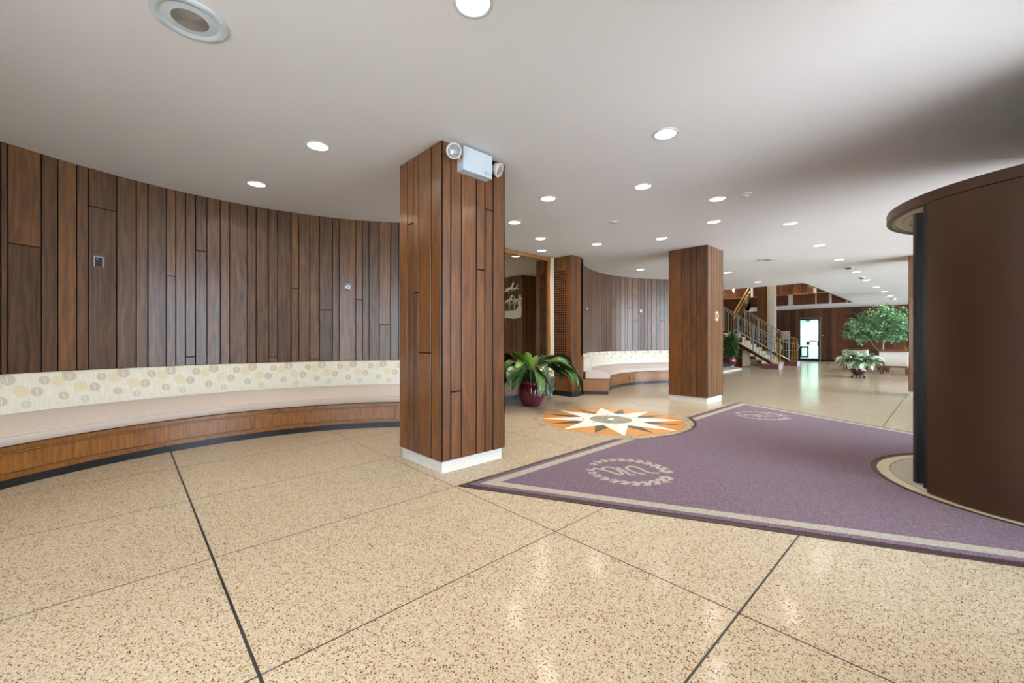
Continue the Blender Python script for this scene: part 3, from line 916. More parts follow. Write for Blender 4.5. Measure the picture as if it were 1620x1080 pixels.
# ------------------------------------------------------------------ floor medallion
med = thing('floor_medallion', 'round compass rose inlay with white star on ochre disc, set in the terrazzo floor', 'floor inlay', (4.44 * S, 2.915 * S, 0))
RM = .86 * S
def flat(poly, z, name, mat, par, z0=0.0):
    mb = MB(); mb.prism(poly, z0, z); return mb.build(name, mat, par)
ring = [(RM * math.cos(2 * PI * k / 96), RM * math.sin(2 * PI * k / 96)) for k in range(96)]
flat([(x * 1.006, y * 1.006) for x, y in ring], .0010, 'rim', M['strip'], med, .0004)
flat(ring, .0016, 'ochre_disc', M['terrazzo_orange'], med, .0004)
def kite(a, r1, r0, ha):
    c, s = math.cos, math.sin
    return [(0, 0), (r0 * c(R(a - ha)), r0 * s(R(a - ha))), (r1 * c(R(a)), r1 * s(R(a))), (r0 * c(R(a + ha)), r0 * s(R(a + ha)))]
for k in range(8):
    flat(kite(22.5 + 45 * k - 1, RM * .955, RM * .48, 14), .0022, 'dark_ray', M['terrazzo_dark'], med, .0016)
for k in range(8):
    flat(kite(45 * k - 2.5, RM * 1.03, RM * .44, 22.5), .0028, 'white_ray', M['terrazzo_white'], med, .0020)
r2 = .26 * S
flat([(r2 * math.cos(2 * PI * k / 48), r2 * math.sin(2 * PI * k / 48)) for k in range(48)], .0034, 'centre_disc', M['mapgrey'], med, .0028)
flat([(-.02, -.03), (.05, -.02), (.12, .02), (.07, .06), (0, .05), (-.06, .02)], .0038, 'centre_figure', M['terrazzo_white'], med, .0034)
def text_mesh(txt, size):
    cu = bpy.data.curves.new('t', 'FONT'); cu.body = txt; cu.size = size; cu.align_x = 'CENTER'; cu.align_y = 'CENTER'; cu.extrude = .0004; cu.resolution_u = 3
    o = bpy.data.objects.new('t', cu); COL.objects.link(o)
    me = bpy.data.meshes.new_from_object(o)
    bpy.data.objects.remove(o); bpy.data.curves.remove(cu)
    return me
dirs = ['E', 'ENE', 'NE', 'NNE', 'N', 'NNW', 'NW', 'WNW', 'W', 'WSW', 'SW', 'SSW', 'S', 'SSE', 'SE', 'ESE']
for i, d in enumerate(dirs):
    a = 22.5 * i - 1.5
    me = text_mesh(d, .075 if len(d) == 3 else .085)
    me.name = 'compass_letters'; me.materials.append(M['black'] if len(d) == 3 else M['strip'])
    o = bpy.data.objects.new('compass_letters', me); COL.objects.link(o); o.parent = med
    o.location = (RM * 1.095 * math.cos(R(a)), RM * 1.095 * math.sin(R(a)), .0010); o.rotation_euler = (0, 0, R(a - 90))
for i, d in enumerate(('E', 'NE', 'N', 'NW', 'W', 'SW', 'S', 'SE')):
    a = 45 * i - 2.5
    me = text_mesh(d, .05); me.materials.append(M['strip'])
    o = bpy.data.objects.new('compass_letters', me); COL.objects.link(o); o.parent = med
    o.location = (.34 * S * math.cos(R(a)), .34 * S * math.sin(R(a)), .0032); o.rotation_euler = (0, 0, R(a - 90))

# ------------------------------------------------------------------ entrance mat
def clip_half(poly, a, b, off):
    """keep the part on the left of line a->b shifted inward by off"""
    a = Vector(a); b = Vector(b); d = (b - a).normalized(); n = Vector((-d.y, d.x)); a = a + n * off
    out = []
    for i in range(len(poly)):
        p = Vector(poly[i]); q = Vector(poly[(i + 1) % len(poly)])
        dp = (p - a).dot(n); dq = (q - a).dot(n)
        if dp >= 0: out.append(tuple(p))
        if dp * dq < 0:
            t = dp / (dp - dq); out.append(tuple(p + (q - p) * t))
    return out
MQ = [(1.643, 2.305), (3.007, -.50), (5.803, -.50), (7.167, 2.305)]   # ccw
def mat_region(off, z, z0, mat, name, par, ring=None, rcut=0.0, half=0):
    """the mat outline inset by off minus medallion arc and door circle; ring=inner offset makes a band"""
    def inset(o):
        p = list(MQ)
        for i in (0, 2, 3): p = clip_half(p, MQ[i], MQ[(i + 1) % 4], o)
        return p
    outer = [Vector(p) * S for p in inset(off)]
    pts = []; edges = []
    def loop(l):
        b = len(pts); n = len(l)
        pts.extend(Vector(p) for p in l); edges.extend((b + i, b + (i + 1) % n) for i in range(n))
    loop(outer)
    inner = None
    if ring:
        inner = [Vector(p) * S for p in inset(ring)]; loop(inner)
    c1 = (4.41 * S, 3.185 * S, (1.215 + rcut) * S); c2 = (CXM * S, -.554 * S, (.975 + (.012 if rcut > 0 else 0)) * S)
    for cx, cy, r in (c1, c2): loop([(cx + r * math.cos(2 * PI * k / 120), cy + r * math.sin(2 * PI * k / 120)) for k in range(120)])
    v, e, f, _, _, _ = delaunay_2d_cdt(pts, edges, [], 0, 1e-6)
    def inside(c, poly):
        n = len(poly)
        return all((poly[(i + 1) % n] - poly[i]).cross(c - poly[i]) > 0 for i in range(n) if (poly[(i + 1) % n] - poly[i]).length > 1e-6)
    mb = MB(); ec = {}
    faces = []
    for t in f:
        c = sum((v[i] for i in t), Vector((0, 0))) / len(t)
        if not inside(c, outer): continue
        if half and (c.x - CXM * S) * half < 0: continue
        if inner and inside(c, inner): continue
        if any((c.x - x) ** 2 + (c.y - y) ** 2 < (r * .9995) ** 2 for x, y, r in (c1, c2)): continue
        t = list(t)
        if (v[t[1]] - v[t[0]]).cross(v[t[2]] - v[t[0]]) < 0: t.reverse()
        faces.append(t)
        for i in range(len(t)): ec[(t[i], t[(i + 1) % len(t)])] = 1
        mb.quad([(v[i].x, v[i].y, z) for i in t], [(v[i].x, v[i].y) for i in t])
    for (a, b) in ec:
        if (b, a) not in ec:
            mb.quad([(v[a].x, v[a].y, z0), (v[b].x, v[b].y, z0), (v[b].x, v[b].y, z), (v[a].x, v[a].y, z)])
    return mb.build(name, mat, par)
mt = thing('entrance_mat', 'large purple entrance mat with beige border band and two wreath monograms', 'mat', (0, 0, 0))
mat_region(0.0, .006, 0.0007, M['brownrubber'], 'rubber_edge', mt)
mat_region(.040, .0115, .006, M['purple'], 'carpet', mt, rcut=.035)
for hf in (-1, 1): mat_region(.085, .0128, .0115, M['beige'], 'border_band', mt, ring=.160, rcut=.035, half=hf)
# wreath monograms
def emblem(cx, cy, par, name='monogram'):
    e = MB(); z = .0118; zt = .0132
    up = math.radians(117)
    gap = up
    def ribbon(pts, w):
        pts = [Vector(p) for p in pts]
        L = []; Rr = []
        for i, p in enumerate(pts):
            d = (pts[min(i + 1, len(pts) - 1)] - pts[max(i - 1, 0)]).normalized(); n = Vector((-d.y, d.x))
            L.append(p + n * w / 2); Rr.append(p - n * w / 2)
        for i in range(len(pts) - 1):
            e.prism([(Rr[i].x * S, Rr[i].y * S), (Rr[i + 1].x * S, Rr[i + 1].y * S), (L[i + 1].x * S, L[i + 1].y * S), (L[i].x * S, L[i].y * S)], z, zt)
    dx, dy = cx - 2.770, cy - 1.668
    S1 = [(2.634, 1.886), (2.640, 1.850), (2.655, 1.800), (2.668, 1.740), (2.652, 1.690), (2.640, 1.645)]
    a = [(2.634, 1.886), (2.640, 1.840), (2.651, 1.797), (2.648, 1.72), (2.638, 1.647)]
    b = [(2.651, 1.797), (2.668, 1.828), (2.698, 1.838), (2.724, 1.828), (2.745, 1.795), (2.738, 1.745), (2.705, 1.69), (2.657, 1.640)]
    c = [(2.784, 1.771), (2.757, 1.715), (2.722, 1.65), (2.699, 1.612), (2.708, 1.592), (2.728, 1.585)]
    d = [(2.783, 1.532), (2.772, 1.60), (2.788, 1.672), (2.815, 1.708), (2.848, 1.722), (2.884, 1.712), (2.898, 1.690), (2.880, 1.62), (2.845, 1.555), (2.853, 1.515), (2.891, 1.478)]
    for q in (a, b, c, d): ribbon([(x + dx, y + dy) for x, y in q], .026)
    bot = up + PI
    for side in (1, -1):
        n = 11
        for i in range(n):
            ang = bot + side * (R(6) + R(152) * i / (n - 1) + 0)
            sc = 1 - .035 * i
            r0 = .278
            tang = Vector((-math.sin(ang), math.cos(ang))) * side
            rad = Vector((math.cos(ang), math.sin(ang)))
            p = Vector((cx, cy)) + rad * r0
            Lh, Wd = .078 * sc, .050 * sc
            # chevron of two leaves
            for s2 in (1, -1):
                q0 = p; q1 = p + tang * Lh * .55 + rad * Wd * s2 * 1.05; q2 = p + tang * Lh * 1.25 + rad * Wd * s2 * .55; q3 = p + tang * Lh * .62
                poly = [q0, q1, q2, q3]
                if (poly[1] - poly[0]).cross(poly[2] - poly[0]) < 0: poly.reverse()
                e.prism([(k.x * S, k.y * S) for k in poly], z, zt)
    return e.build(name, M['beige'], par)
emblem(2.770, 1.668, mt); emblem(6.06, 1.690, mt)

# ------------------------------------------------------------------ revolving door
rv = thing('revolving_door', 'dark bronze revolving door drum with flat round canopy at the right edge', 'revolving door', (CXM * S, -.554 * S, 0))
def arcband(r0, r1, a0, a1, z0, z1, name, mat, n=48):
    mb = MB(); rows = []
    for i in range(n + 1):
        a = R(a0 + (a1 - a0) * i / n); c, s = math.cos(a) * S, math.sin(a) * S
        rows.append([(r0 * c, r0 * s, z0 * S), (r1 * c, r1 * s, z0 * S), (r1 * c, r1 * s, z1 * S), (r0 * c, r0 * s, z1 * S)])
    mb.grid(rows, True); mb.quad(list(reversed(rows[0]))); mb.quad(rows[-1])
    o = mb.build(name, mat, rv); md = o.modifiers.new('es', 'EDGE_SPLIT'); md.split_angle = R(40)
    return o
for a0, a1 in ((133.5, 226.5), (-46.5, 46.5)):
    arcband(.862, .900, a0, a1, .012, 1.885, 'curved_side_panel', M['bronze'])
    for e in (a0, a1):
        if e in (133.5,): s = -1
        elif e == 226.5: s = 1
        elif e == 46.5: s = 1
        else: s = -1
        arcband(.845, .893, min(e, e + s * 2.2), max(e, e + s * 2.2), .03, 1.885, 'jamb', M['black'], 3)
def rings():
    mb = MB()
    mb.lathe([(0.0001, 1.958 * S), (.893 * S, 1.958 * S), (.895 * S, 1.952 * S), (.895 * S, 1.893 * S), (.890 * S, 1.888 * S), (.86 * S, 1.888 * S)], n=96)
    return mb
o = rings().build('canopy', M['bronze'], rv); md = o.modifiers.new('es', 'EDGE_SPLIT'); md.split_angle = R(30)
mb = MB()
pr = [(.861, 1.890)]
for i in range(9):
    r = .85 - i * .085; pr += [(r, 1.890), (r - .005, 1.896), (r - .045, 1.896), (r - .05, 1.890)]
pr.append((.0005, 1.890))
mb.lathe([(r * S, z * S) for r, z in pr], n=96)
o = mb.build('canopy_soffit', M['soffit'], rv); md = o.modifiers.new('es', 'EDGE_SPLIT'); md.split_angle = R(20)
arcband(.952, .974, 0, 360, .0006, .0085, 'floor_ring', M['brownrubber'], 120)
arcband(.880, .952, 0, 360, .0006, .0048, 'threshold_ring', M['creamstone'], 120)
mb = MB(); mb.disc((0, 0, .0042), .872 * S, 96); mb.build('drum_floor', M['gritfloor'], rv)
mb = MB(); mb.tube([(0, 0, .006), (0, 0, 1.889 * S)], .035, 16); mb.build('centre_shaft', M['black'], rv)
for k in range(4):
    a = R(31 + 90 * k); d = Vector((math.cos(a), math.sin(a), 0)); n = Vector((-d.y, d.x, 0))
    w = MB(); r0, r1 = .04, .838 * S; z0, z1 = .02, 1.87 * S
    def st(ra, rb, za, zb): w.obox(d * (ra + rb) / 2 + Vector((0, 0, (za + zb) / 2)), d, n, (0, 0, 1), (rb - ra) / 2, .022, (zb - za) / 2)
    st(r0, r0 + .06, z0, z1); st(r1 - .075, r1, z0, z1); st(r0 + .06, r1 - .075, z0, z0 + .25); st(r0 + .06, r1 - .075, z1 - .1, z1)
    wo = w.build('door_wing', M['black'], rv)
    g = MB(); g.obox(d * (r0 + r1) / 2 + Vector((0, 0, (z0 + z1) / 2 + .07)), d, n, (0, 0, 1), (r1 - r0) / 2 - .065, .003, (z1 - z0) / 2 - .17)
    g.build('wing_glass', M['glass'], wo)
    b = MB(); q = d * .55 * S - n * .05
    b.bar(q + Vector((0, 0, 1.0)) - d * .28, q + Vector((0, 0, 1.0)) + d * .22, .02, .03); b.build('push_bar', M['steel'], wo)

# ------------------------------------------------------------------ emergency light
el = thing('emergency_light', 'pale emergency light box with two round lamp heads on the near pillar', 'emergency light', (1.987 * S, 2.585 * S, 2.375 * S))
mb = MB(); mb.box(-.142 * S, -.085 * S, -.092 * S, .142 * S, -.001, .088 * S); bevel(mb.build('housing', M['white_metal'], el), .004)
mb = MB(); mb.box(.065 * S, -.0875 * S, -.078 * S, .128 * S, -.0845 * S, -.045 * S)
lb = mb.build('test_plate', plain('pale grey label', srgb(176, 192, 204), .4), el)
mb = MB(); mb.disc((.077 * S, -.0878 * S, -.058 * S), .004, 12, axis=(0, -1, 0)); mb.disc((.077 * S, -.0878 * S, -.068 * S), .003, 12, axis=(0, -1, 0)); mb.build('test_button', M['black'], lb)
def head(pos, aim, side):
    p = Vector(pos); a = Vector(aim).normalized(); mb = MB()
    mb.lathe([(.002, -.075), (.028, -.07), (.052, -.045), (.064, -.01), (.068, .008), (.064, .014), (.056, .012), (.054, .004)], p, 32, axis=a)
    h = mb.build('lamp_head', M['white_plastic'], el)
    g = MB(); g.lathe([(.054, .004), (.04, .010), (.02, .013), (.0005, .014)], p, 32, axis=a); g.build('lamp_lens', M['lens_glass'], h)
    b = MB(); b.tube([p - a * .02, Vector((side * .142 * S, -.045 * S, p.z - .02))], .008, 8); b.build('lamp_arm', M['white_plastic'], h)
head((-.262 * S + .03, -.12, .010), (-.62, -.72, -.28), -1)
head((.20 * S + .035, -.08, .012), (.42, -.72, -.45), 1)

# thermostat / strobe on the middle pillar
th = thing('wall_thermostat', 'small brass and white wall control on the right face of the second pillar', 'thermostat', (6.96 * S, 2.583 * S, 1.384 * S))
mb = MB(); w, h = .05 * S, .075 * S; c = .02
mb2 = [( -w, -h + c), (-w + c, -h), (w - c, -h), (w, -h + c), (w, h - c), (w - c, h), (-w + c, h), (-w, h - c)]
n = len(mb2)
mb.quad([(x, -.012, z) for x, z in mb2]); mb.quad([(x, 0, z) for x, z in reversed(mb2)])
for i in range(n):
    a, b = mb2[i], mb2[(i + 1) % n]; mb.quad([(a[0], 0, a[1]), (b[0], 0, b[1]), (b[0], -.012, b[1]), (a[0], -.012, a[1])])
mb.build('wall_plate', M['white_plastic'], th)
mb = MB(); mb.box(-.028 * S, -.035, -.042 * S, .028 * S, -.012, .042 * S); bevel(mb.build('control_body', M['brass'], th), .004)

# wall boxes
def wallbox(C, ph, z, w, h, label, kind):
    r = RW - .010 - .004
    pos = ((C[0] + r * math.cos(R(ph))) * S, (C[1] + r * math.sin(R(ph))) * S, z * S)
    t = thing('wall_socket_box', label, 'wall box', pos, R(ph + 90))   # local -Y... facing centre
    # local +Y points toward the centre after rotating by ph+90
    mb = MB()
    for (a, b, c, d) in ((-w, w, -h - .02, -h), (-w, w, h, h + .02), (-w - .012, -w, -h - .02, h + .02), (w, w + .012, -h - .02, h + .02)):
        mb.box(a, .0, c, b, .006, d)
    mb.build('wood_surround', M['walnut_pillar'], t)
    mb = MB(); mb.box(-w, -.002, -h, w, .003, h); mb.build('recess', M['black'], t)
    mb = MB()
    for (a, b, c, d) in ((-w, -w + .006, -h, h), (w - .004, w, -h, h), (-w, w, h - .004, h)): mb.box(a, .003, c, b, .010, d)
    mb.build('metal_rim', M['steel'], t)
    mb = MB()
    if kind == 0: mb.lathe([(.012, .0), (.012, .012), (.0005, .016)], (w * .35, .003, h * .45), 16, axis=(0, 1, 0))
    else:
        mb.lathe([(.034, 0), (.034, .008), (.026, .010), (.024, .003), (.012, .002), (.011, .010), (.0005, .011)], (0, .003, 0), 24, axis=(0, 1, 0))
    mb.build('socket', M['chrome'], t)
    return t
def facing(t):
    return t
wallbox(CL, 111.2, 1.685, .036, .052, 'black recessed wall box with metal rim on the left wall, the bigger left one', 0)
wallbox(CL, 66.6, 1.65, .038, .046, 'small round socket box on the left wall close to the near pillar', 1)
wallbox(CR, 68.1, 1.69, .036, .052, 'shiny wall box on the niche wall above the middle of the far bench', 1)
wallbox(CR, 113.5, 1.64, .034, .048, 'wall box at the left end of the niche wall beside the grille pier', 1)

# ------------------------------------------------------------------ ceiling lights
lamp_proto = thing('recessed_downlight', 'x', 'ceiling light', (0, 0, 0), 0, 'recessed ceiling downlights')
mb = MB(); mb.lathe([(LR - .003, .002), (LR, -.004), (LR + .012, -.006), (LR + .018, -.003), (LR + .019, .001)], n=36); mb.build('trim_ring', M['white_metal'], lamp_proto)
mb = MB(); mb.lathe([(LR - .002, .0), (LR - .006, .03), (LR - .014, .034), (LR - .020, .062), (LR - .024, .075)], n=36); mb.build('baffle', M['white_plastic'], lamp_proto)
mb = MB(); mb.lathe([(LR - .024, .075), (.04, .068), (.0005, .064)], n=36); mb.build('lamp_lens', M['lamp'], lamp_proto)
ld = bpy.data.lights.new('downlight_beam', 'AREA'); ld.shape = 'DISK'; ld.size = .165; ld.energy = LAMP_W; ld.color = LAMP_COL; ld.spread = R(150)
lo = bpy.data.objects.new('downlight_beam', ld); COL.objects.link(lo); lo.parent = lamp_proto; lo.location = (0, 0, .012)
for i, (x, y, lab) in enumerate(LAMPS):
    o = lamp_proto if i == 0 else copy_tree(lamp_proto)
    o.location = (x * S, y * S, H * S); o['label'] = lab

# speaker discs
def speaker(x, y, r, label):
    t = thing('ceiling_speaker', label, 'speaker', (x * S, y * S, H * S))
    mb = MB(); mb.lathe([(r, .0), (r, -.006), (r - .008, -.010), (r * .80, -.010), (r * .74, -.004), (r * .70, -.004)], n=48); mb.build('bezel', M['white_metal'], t)
    mb = MB(); mb.lathe([(r * .70, -.004), (r * .50, -.007), (r * .48, -.007)], n=48); mb.build('inner_dish', M['white_metal'], t)
    mb = MB()
    pr = []
    k = 26
    for i in range(k):
        rr = r * .48 * (1 - i / k); pr += [(rr, -.0075), (max(.0005, rr - r * .48 / k * .5), -.0045)]
    pr.append((.0003, -.006))
    mb.lathe(pr, n=48); mb.build('mesh_cone', M['grillgrey'], t)
    for a in (20, 80, 140, 200, 260, 320):
        s = MB(); s.lathe([(.004, -.010), (.003, -.0125), (.0003, -.013)], (r * .90 * math.cos(R(a)), r * .90 * math.sin(R(a)), 0), 8); s.build('screw', M['white_plastic'], t)
    return t
M['grillgrey'] = plain('grey speaker mesh', srgb(150, 147, 142), .6)
speaker(.215, 2.405, .178, 'large round ceiling speaker with grey mesh at the top left corner')
speaker(8.658, 2.32, .19, 'distant round ceiling speaker above the second pillar right side')
def detector(x, y, r, label, dark=False):
    t = thing('smoke_detector', label, 'detector', (x * S, y * S, H * S))
    mb = MB(); mb.lathe([(r, 0), (r * 1.02, -.012), (r * .8, -.018), (r * .62, -.020)], n=32); mb.build('mounting_plate', M['white_plastic'], t)
    mb = MB(); mb.lathe([(r * .62, -.02), (r * .58, -.038), (r * .35, -.048), (.0005, -.050)], n=32); mb.build('sensor_head', plain('dark detector dome', srgb(92, 62, 60), .4) if dark else M['white_plastic'], t)
detector(4.577, 1.413, .062, 'pale round smoke detector on the ceiling left of the revolving door')
detector(10.784, 1.42, .10, 'first dark dome ceiling detector in the diagonal downlight row', True)
detector(12.702, 1.427, .09, 'second dark dome ceiling detector, farther along the diagonal row', True)
detector(19.855, 1.387, .11, 'farthest dark detector above the indoor tree', True)
t = thing('blanking_plate', 'small flat blank cap on the ceiling left of the second pillar', 'cover plate', (4.47 * S, 2.891 * S, H * S))
mb = MB(); mb.lathe([(.06, 0), (.058, -.006), (.0005, -.008)], n=32); mb.build('disc', M['white_plastic'], t)

# ------------------------------------------------------------------ foliage
def leaf(mb, base, az, length, width, rise, droop, seg=9, tone=.5, fold=.25, stem=.35, sidec=0.0, roll=0.0, m=0, wave=0, clampy=None):
    """one arching leaf: a stalk, then a blade with a raised midrib fold"""
    base = Vector(base); p = base.copy(); el = rise
    d0 = Vector((math.cos(az), math.sin(az), 0)); rows = []; n = seg
    side0 = Vector((-d0.y, d0.x, 0)); pts = []
    st = length / n
    for i in range(n + 1):
        pts.append((p.copy(), el))
        el2 = rise - droop * ((i + 1) / n) ** 1.7
        p = p + (d0 * math.cos(el2) + Vector((0, 0, 1)) * math.sin(el2)) * st
        el = el2
    for i, (q, e) in enumerate(pts):
        t = i / n
        if t < stem: w = .006
        else:
            u = (t - stem) / (1 - stem); w = max(.0015, width * (math.sin(PI * min(1, u ** .75)) ** .8) * .5)
        nrm = -d0 * math.sin(e) + Vector((0, 0, 1)) * math.cos(e)
        sd = side0 * math.cos(roll) + nrm * math.sin(roll)
        nn = nrm * math.cos(roll) - side0 * math.sin(roll)
        lift = nn * (fold * w + wave * math.sin(t * 14) * w)
        row = [q + sd * w + lift, q + sd * w * .5 + lift * .45, q, q - sd * w * .5 + lift * .45, q - sd * w + lift]
        if clampy is not None:
            row = [Vector((a.x, min(a.y, clampy - .002 * k), a.z)) for k, a in enumerate(row)]
        row = [Vector((a.x, a.y, max(a.z, .012))) for a in row]
        rows.append(row)
    uvf = lambda i, j: ((j - 2) * .06, i / n)
    mb.grid(rows, False, tone, m, True, uvf)

def pot(t, prof, mat, n=48):
    mb = MB(); mb.lathe(prof, n=n); return mb.build('pot', mat, t)

# big peace lily
px, py = 4.50 * S, 4.36 * S
pl = thing('peace_lily', 'large leafy peace lily in a glossy maroon pot in front of the mirror', 'potted plant', (px, py, 0))
r = .250
pot(pl, [(.0005, .002), (.150, .002), (.165, .010), (.167, .03), (.212, .09), (.246, .17), (.258, .25), (.248, .33), (.222, .385), (.203, .41), (.216, .43), (.226, .447), (.215, .455), (.195, .44), (.19, .40), (.0005, .40)], M['ruby'])
mb = MB(); mb.disc((0, 0, .425), .194, 32); mb.build('soil', M['soil'], pl)
rl = random.Random(11); mb = MB()
cy = (YM - .03) * S - py
for i in range(84):
    az = 2 * PI * i * .381966 + rl.uniform(-.2, .2)
    k = i / 84
    L = rl.uniform(.84, 1.1) * (.9 + .22 * k)
    if math.sin(az) > .2: L *= .85
    rise = R(rl.uniform(60, 78) - 26 * k); droop = R(rl.uniform(105, 135) + 14 * k)
    leaf(mb, (.07 * math.cos(az), .07 * math.sin(az), .42), az, L, rl.uniform(.17, .23), rise, droop, 14, rl.uniform(.1, .75), .28, .50, roll=rl.uniform(-.5, .5), clampy=cy)
for i in range(9):
    az = rl.uniform(0, 2 * PI)
    leaf(mb, (.05 * math.cos(az), .05 * math.sin(az), .42), az, rl.uniform(.6, .86), .16, R(rl.uniform(74, 86)), R(rl.uniform(30, 90)), 11, rl.uniform(.55, 1), .35, .42, roll=rl.uniform(-.6, .6), clampy=cy)
mb.build('foliage', M['leaf'], pl)

# narrow-leaved plant by the stairs
bx, by = 14.9 * S, 5.08 * S
pb = thing('dracaena_plant', 'bushy narrow leaved plant in maroon pot beside the second pillar and the stairs', 'potted plant', (bx, by, .05))
pot(pb, [(.0005, .10), (.12, .10), (.19, .17), (.235, .26), (.235, .34), (.20, .42), (.19, .44), (.21, .46), (.19, .462), (.18, .42), (.0005, .42)], M['ruby'], 32)
mb = MB(); mb.disc((0, 0, .43), .18, 24); mb.build('soil', M['soil'], pb)
mb = MB()
for k in range(3):
    a = 2 * PI * k / 3; mb.tube([(.14 * math.cos(a), .14 * math.sin(a), .11), (.19 * math.cos(a), .19 * math.sin(a), .0)], .012, 6)
mb.lathe([(.15, .085), (.16, .085), (.16, .105), (.15, .105)], n=24); mb.build('pot_stand', M['chrome'], pb)
mb = MB()
for i in range(420):
    az = rl.uniform(0, 2 * PI); hgt = rl.uniform(.45, 1.25); rr = rl.uniform(0, .28)
    leaf(mb, (rr * math.cos(az * 1.7), rr * math.sin(az * 1.7), hgt), az, rl.uniform(.34, .60), .055, R(rl.uniform(10, 75)), R(rl.uniform(30, 110)), 6, rl.random(), .3, .05)
mb.build('foliage', M['leaf_blade'], pb)
mb = MB()
for k in range(7):
    a = 2 * PI * k / 7; mb.tube([(.05 * math.cos(a), .05 * math.sin(a), .42), (.16 * math.cos(a), .16 * math.sin(a), 1.22)], .009, 6)
mb.build('stem', M['bark'], pb)

# pale aglaonema in wheeled bowl
ax_, ay_ = 14.15 * S, 1.66 * S
pc = thing('aglaonema_plant', 'pale silver leaved plant in a maroon bowl on a wheeled stand, middle of the lobby', 'potted plant', (ax_, ay_, 0))
pot(pc, [(.0005, .10), (.10, .10), (.16, .14), (.20, .20), (.215, .27), (.205, .28), (.19, .26), (.0005, .25)], M['ruby'], 32)
mb = MB(); mb.disc((0, 0, .262), .19, 24); mb.build('soil', M['soil'], pc)
mb = MB(); mb.lathe([(.12, .075), (.15, .075), (.15, .098), (.12, .098)], n=24); st = mb.build('plant_caddy', M['black'], pc)
for k in range(4):
    a = 2 * PI * k / 4 + .4; c = MB(); c.tube([(.14 * math.cos(a), .14 * math.sin(a), .075), (.155 * math.cos(a), .155 * math.sin(a), .04)], .012, 6)
    c.lathe([(.0005, -.012), (.03, -.012), (.03, .012), (.0005, .012)], (.155 * math.cos(a), .155 * math.sin(a), .031), 16, axis=(-math.sin(a), math.cos(a), 0)); c.build('caster', M['black'], st)
mb = MB()
for i in range(150):
    az = 2 * PI * i * .381966; k = i / 150
    leaf(mb, (.06 * math.cos(az), .06 * math.sin(az), .26), az, rl.uniform(.58, .84), rl.uniform(.16, .21), R(rl.uniform(78, 92) - 28 * k), R(rl.uniform(50, 130) + 30 * k), 10, rl.random(), .3, .3, roll=rl.uniform(-.4, .4))
mb.build('foliage', M['leaf_pale'], pc)

# indoor ficus tree
tx, ty = 17.35 * S, 1.42 * S
tr = thing('indoor_tree', 'tall indoor ficus tree with rounded crown behind the white armchairs', 'tree', (tx, ty, 0))
pot(tr, [(.0005, .06), (.18, .06), (.20, .10), (.27, .40), (.29, .66), (.31, .70), (.29, .71), (.26, .66), (.0005, .64)], M['ruby'], 32)
mb = MB(); mb.disc((0, 0, .66), .26, 24); mb.build('soil', M['soil'], tr)
mb = MB()
for k in range(4):
    a = 2 * PI * k / 4 + .6; mb.box(.17 * math.cos(a) - .02, .17 * math.sin(a) - .02, 0, .17 * math.cos(a) + .02, .17 * math.sin(a) + .02, .08)
mb.build('pot_foot', M['black'], tr)
mb = MB()
mb.tube([(0, 0, .64), (.02, .02, .9), (-.02, .0, 1.2), (.03, .03, 1.5)], [.04, .032, .03, .02], 8)
mb.tube([(.06, .05, .64), (.20, .28, .95), (.25, .48, 1.3)], [.018, .014, .010], 6)
for i in range(26):
    a = rl.uniform(0, 2 * PI); e = R(rl.uniform(10, 80)); L = rl.uniform(.5, .95)
    p0 = Vector((0, 0, rl.uniform(1.1, 1.45))); d = Vector((math.cos(a) * math.cos(e), math.sin(a) * math.cos(e), math.sin(e)))
    mb.tube([p0, p0 + d * L * .5 + Vector((0, 0, .05)), p0 + d * L], [.014, .009, .004], 5)
mb.build('trunk', M['bark'], tr)
mb = MB()
clusters = []
for i in range(150):
    a = rl.uniform(0, 2 * PI); u = rl.uniform(-.55, 1); s = sqrt(max(0, 1 - u * u)); rr = rl.uniform(.55, 1)
    clusters.append(Vector((1.18 * s * math.cos(a) * rr, 1.18 * s * math.sin(a) * rr, 1.62 + .82 * u * rr)))
for c in clusters:
    tn = rl.uniform(.2, .8)
    for j in range(46):
        p = c + Vector((rl.gauss(0, .10), rl.gauss(0, .10), rl.gauss(0, .08)))
        if p.z > H * S - .12: p.z = H * S - .12 - rl.random() * .1
        az = rl.uniform(0, 2 * PI); e = R(rl.uniform(-70, 30)); d = Vector((math.cos(az) * math.cos(e), math.sin(az) * math.cos(e), math.sin(e)))
        sd = d.cross(Vector((rl.gauss(0, 1), rl.gauss(0, 1), rl.gauss(0, 1)))).normalized() * .030
        L = rl.uniform(.08, .13)
        b = len(mb.v)
        mb.quad([p, p + d * L * .45 + sd, p + d * L, p + d * L * .45 - sd], [(0, 0), (.1, .5), (0, 1), (-.1, .5)], min(1, max(0, tn + rl.uniform(-.3, .3))))
mb.build('foliage', M['leaf_tree'], tr)

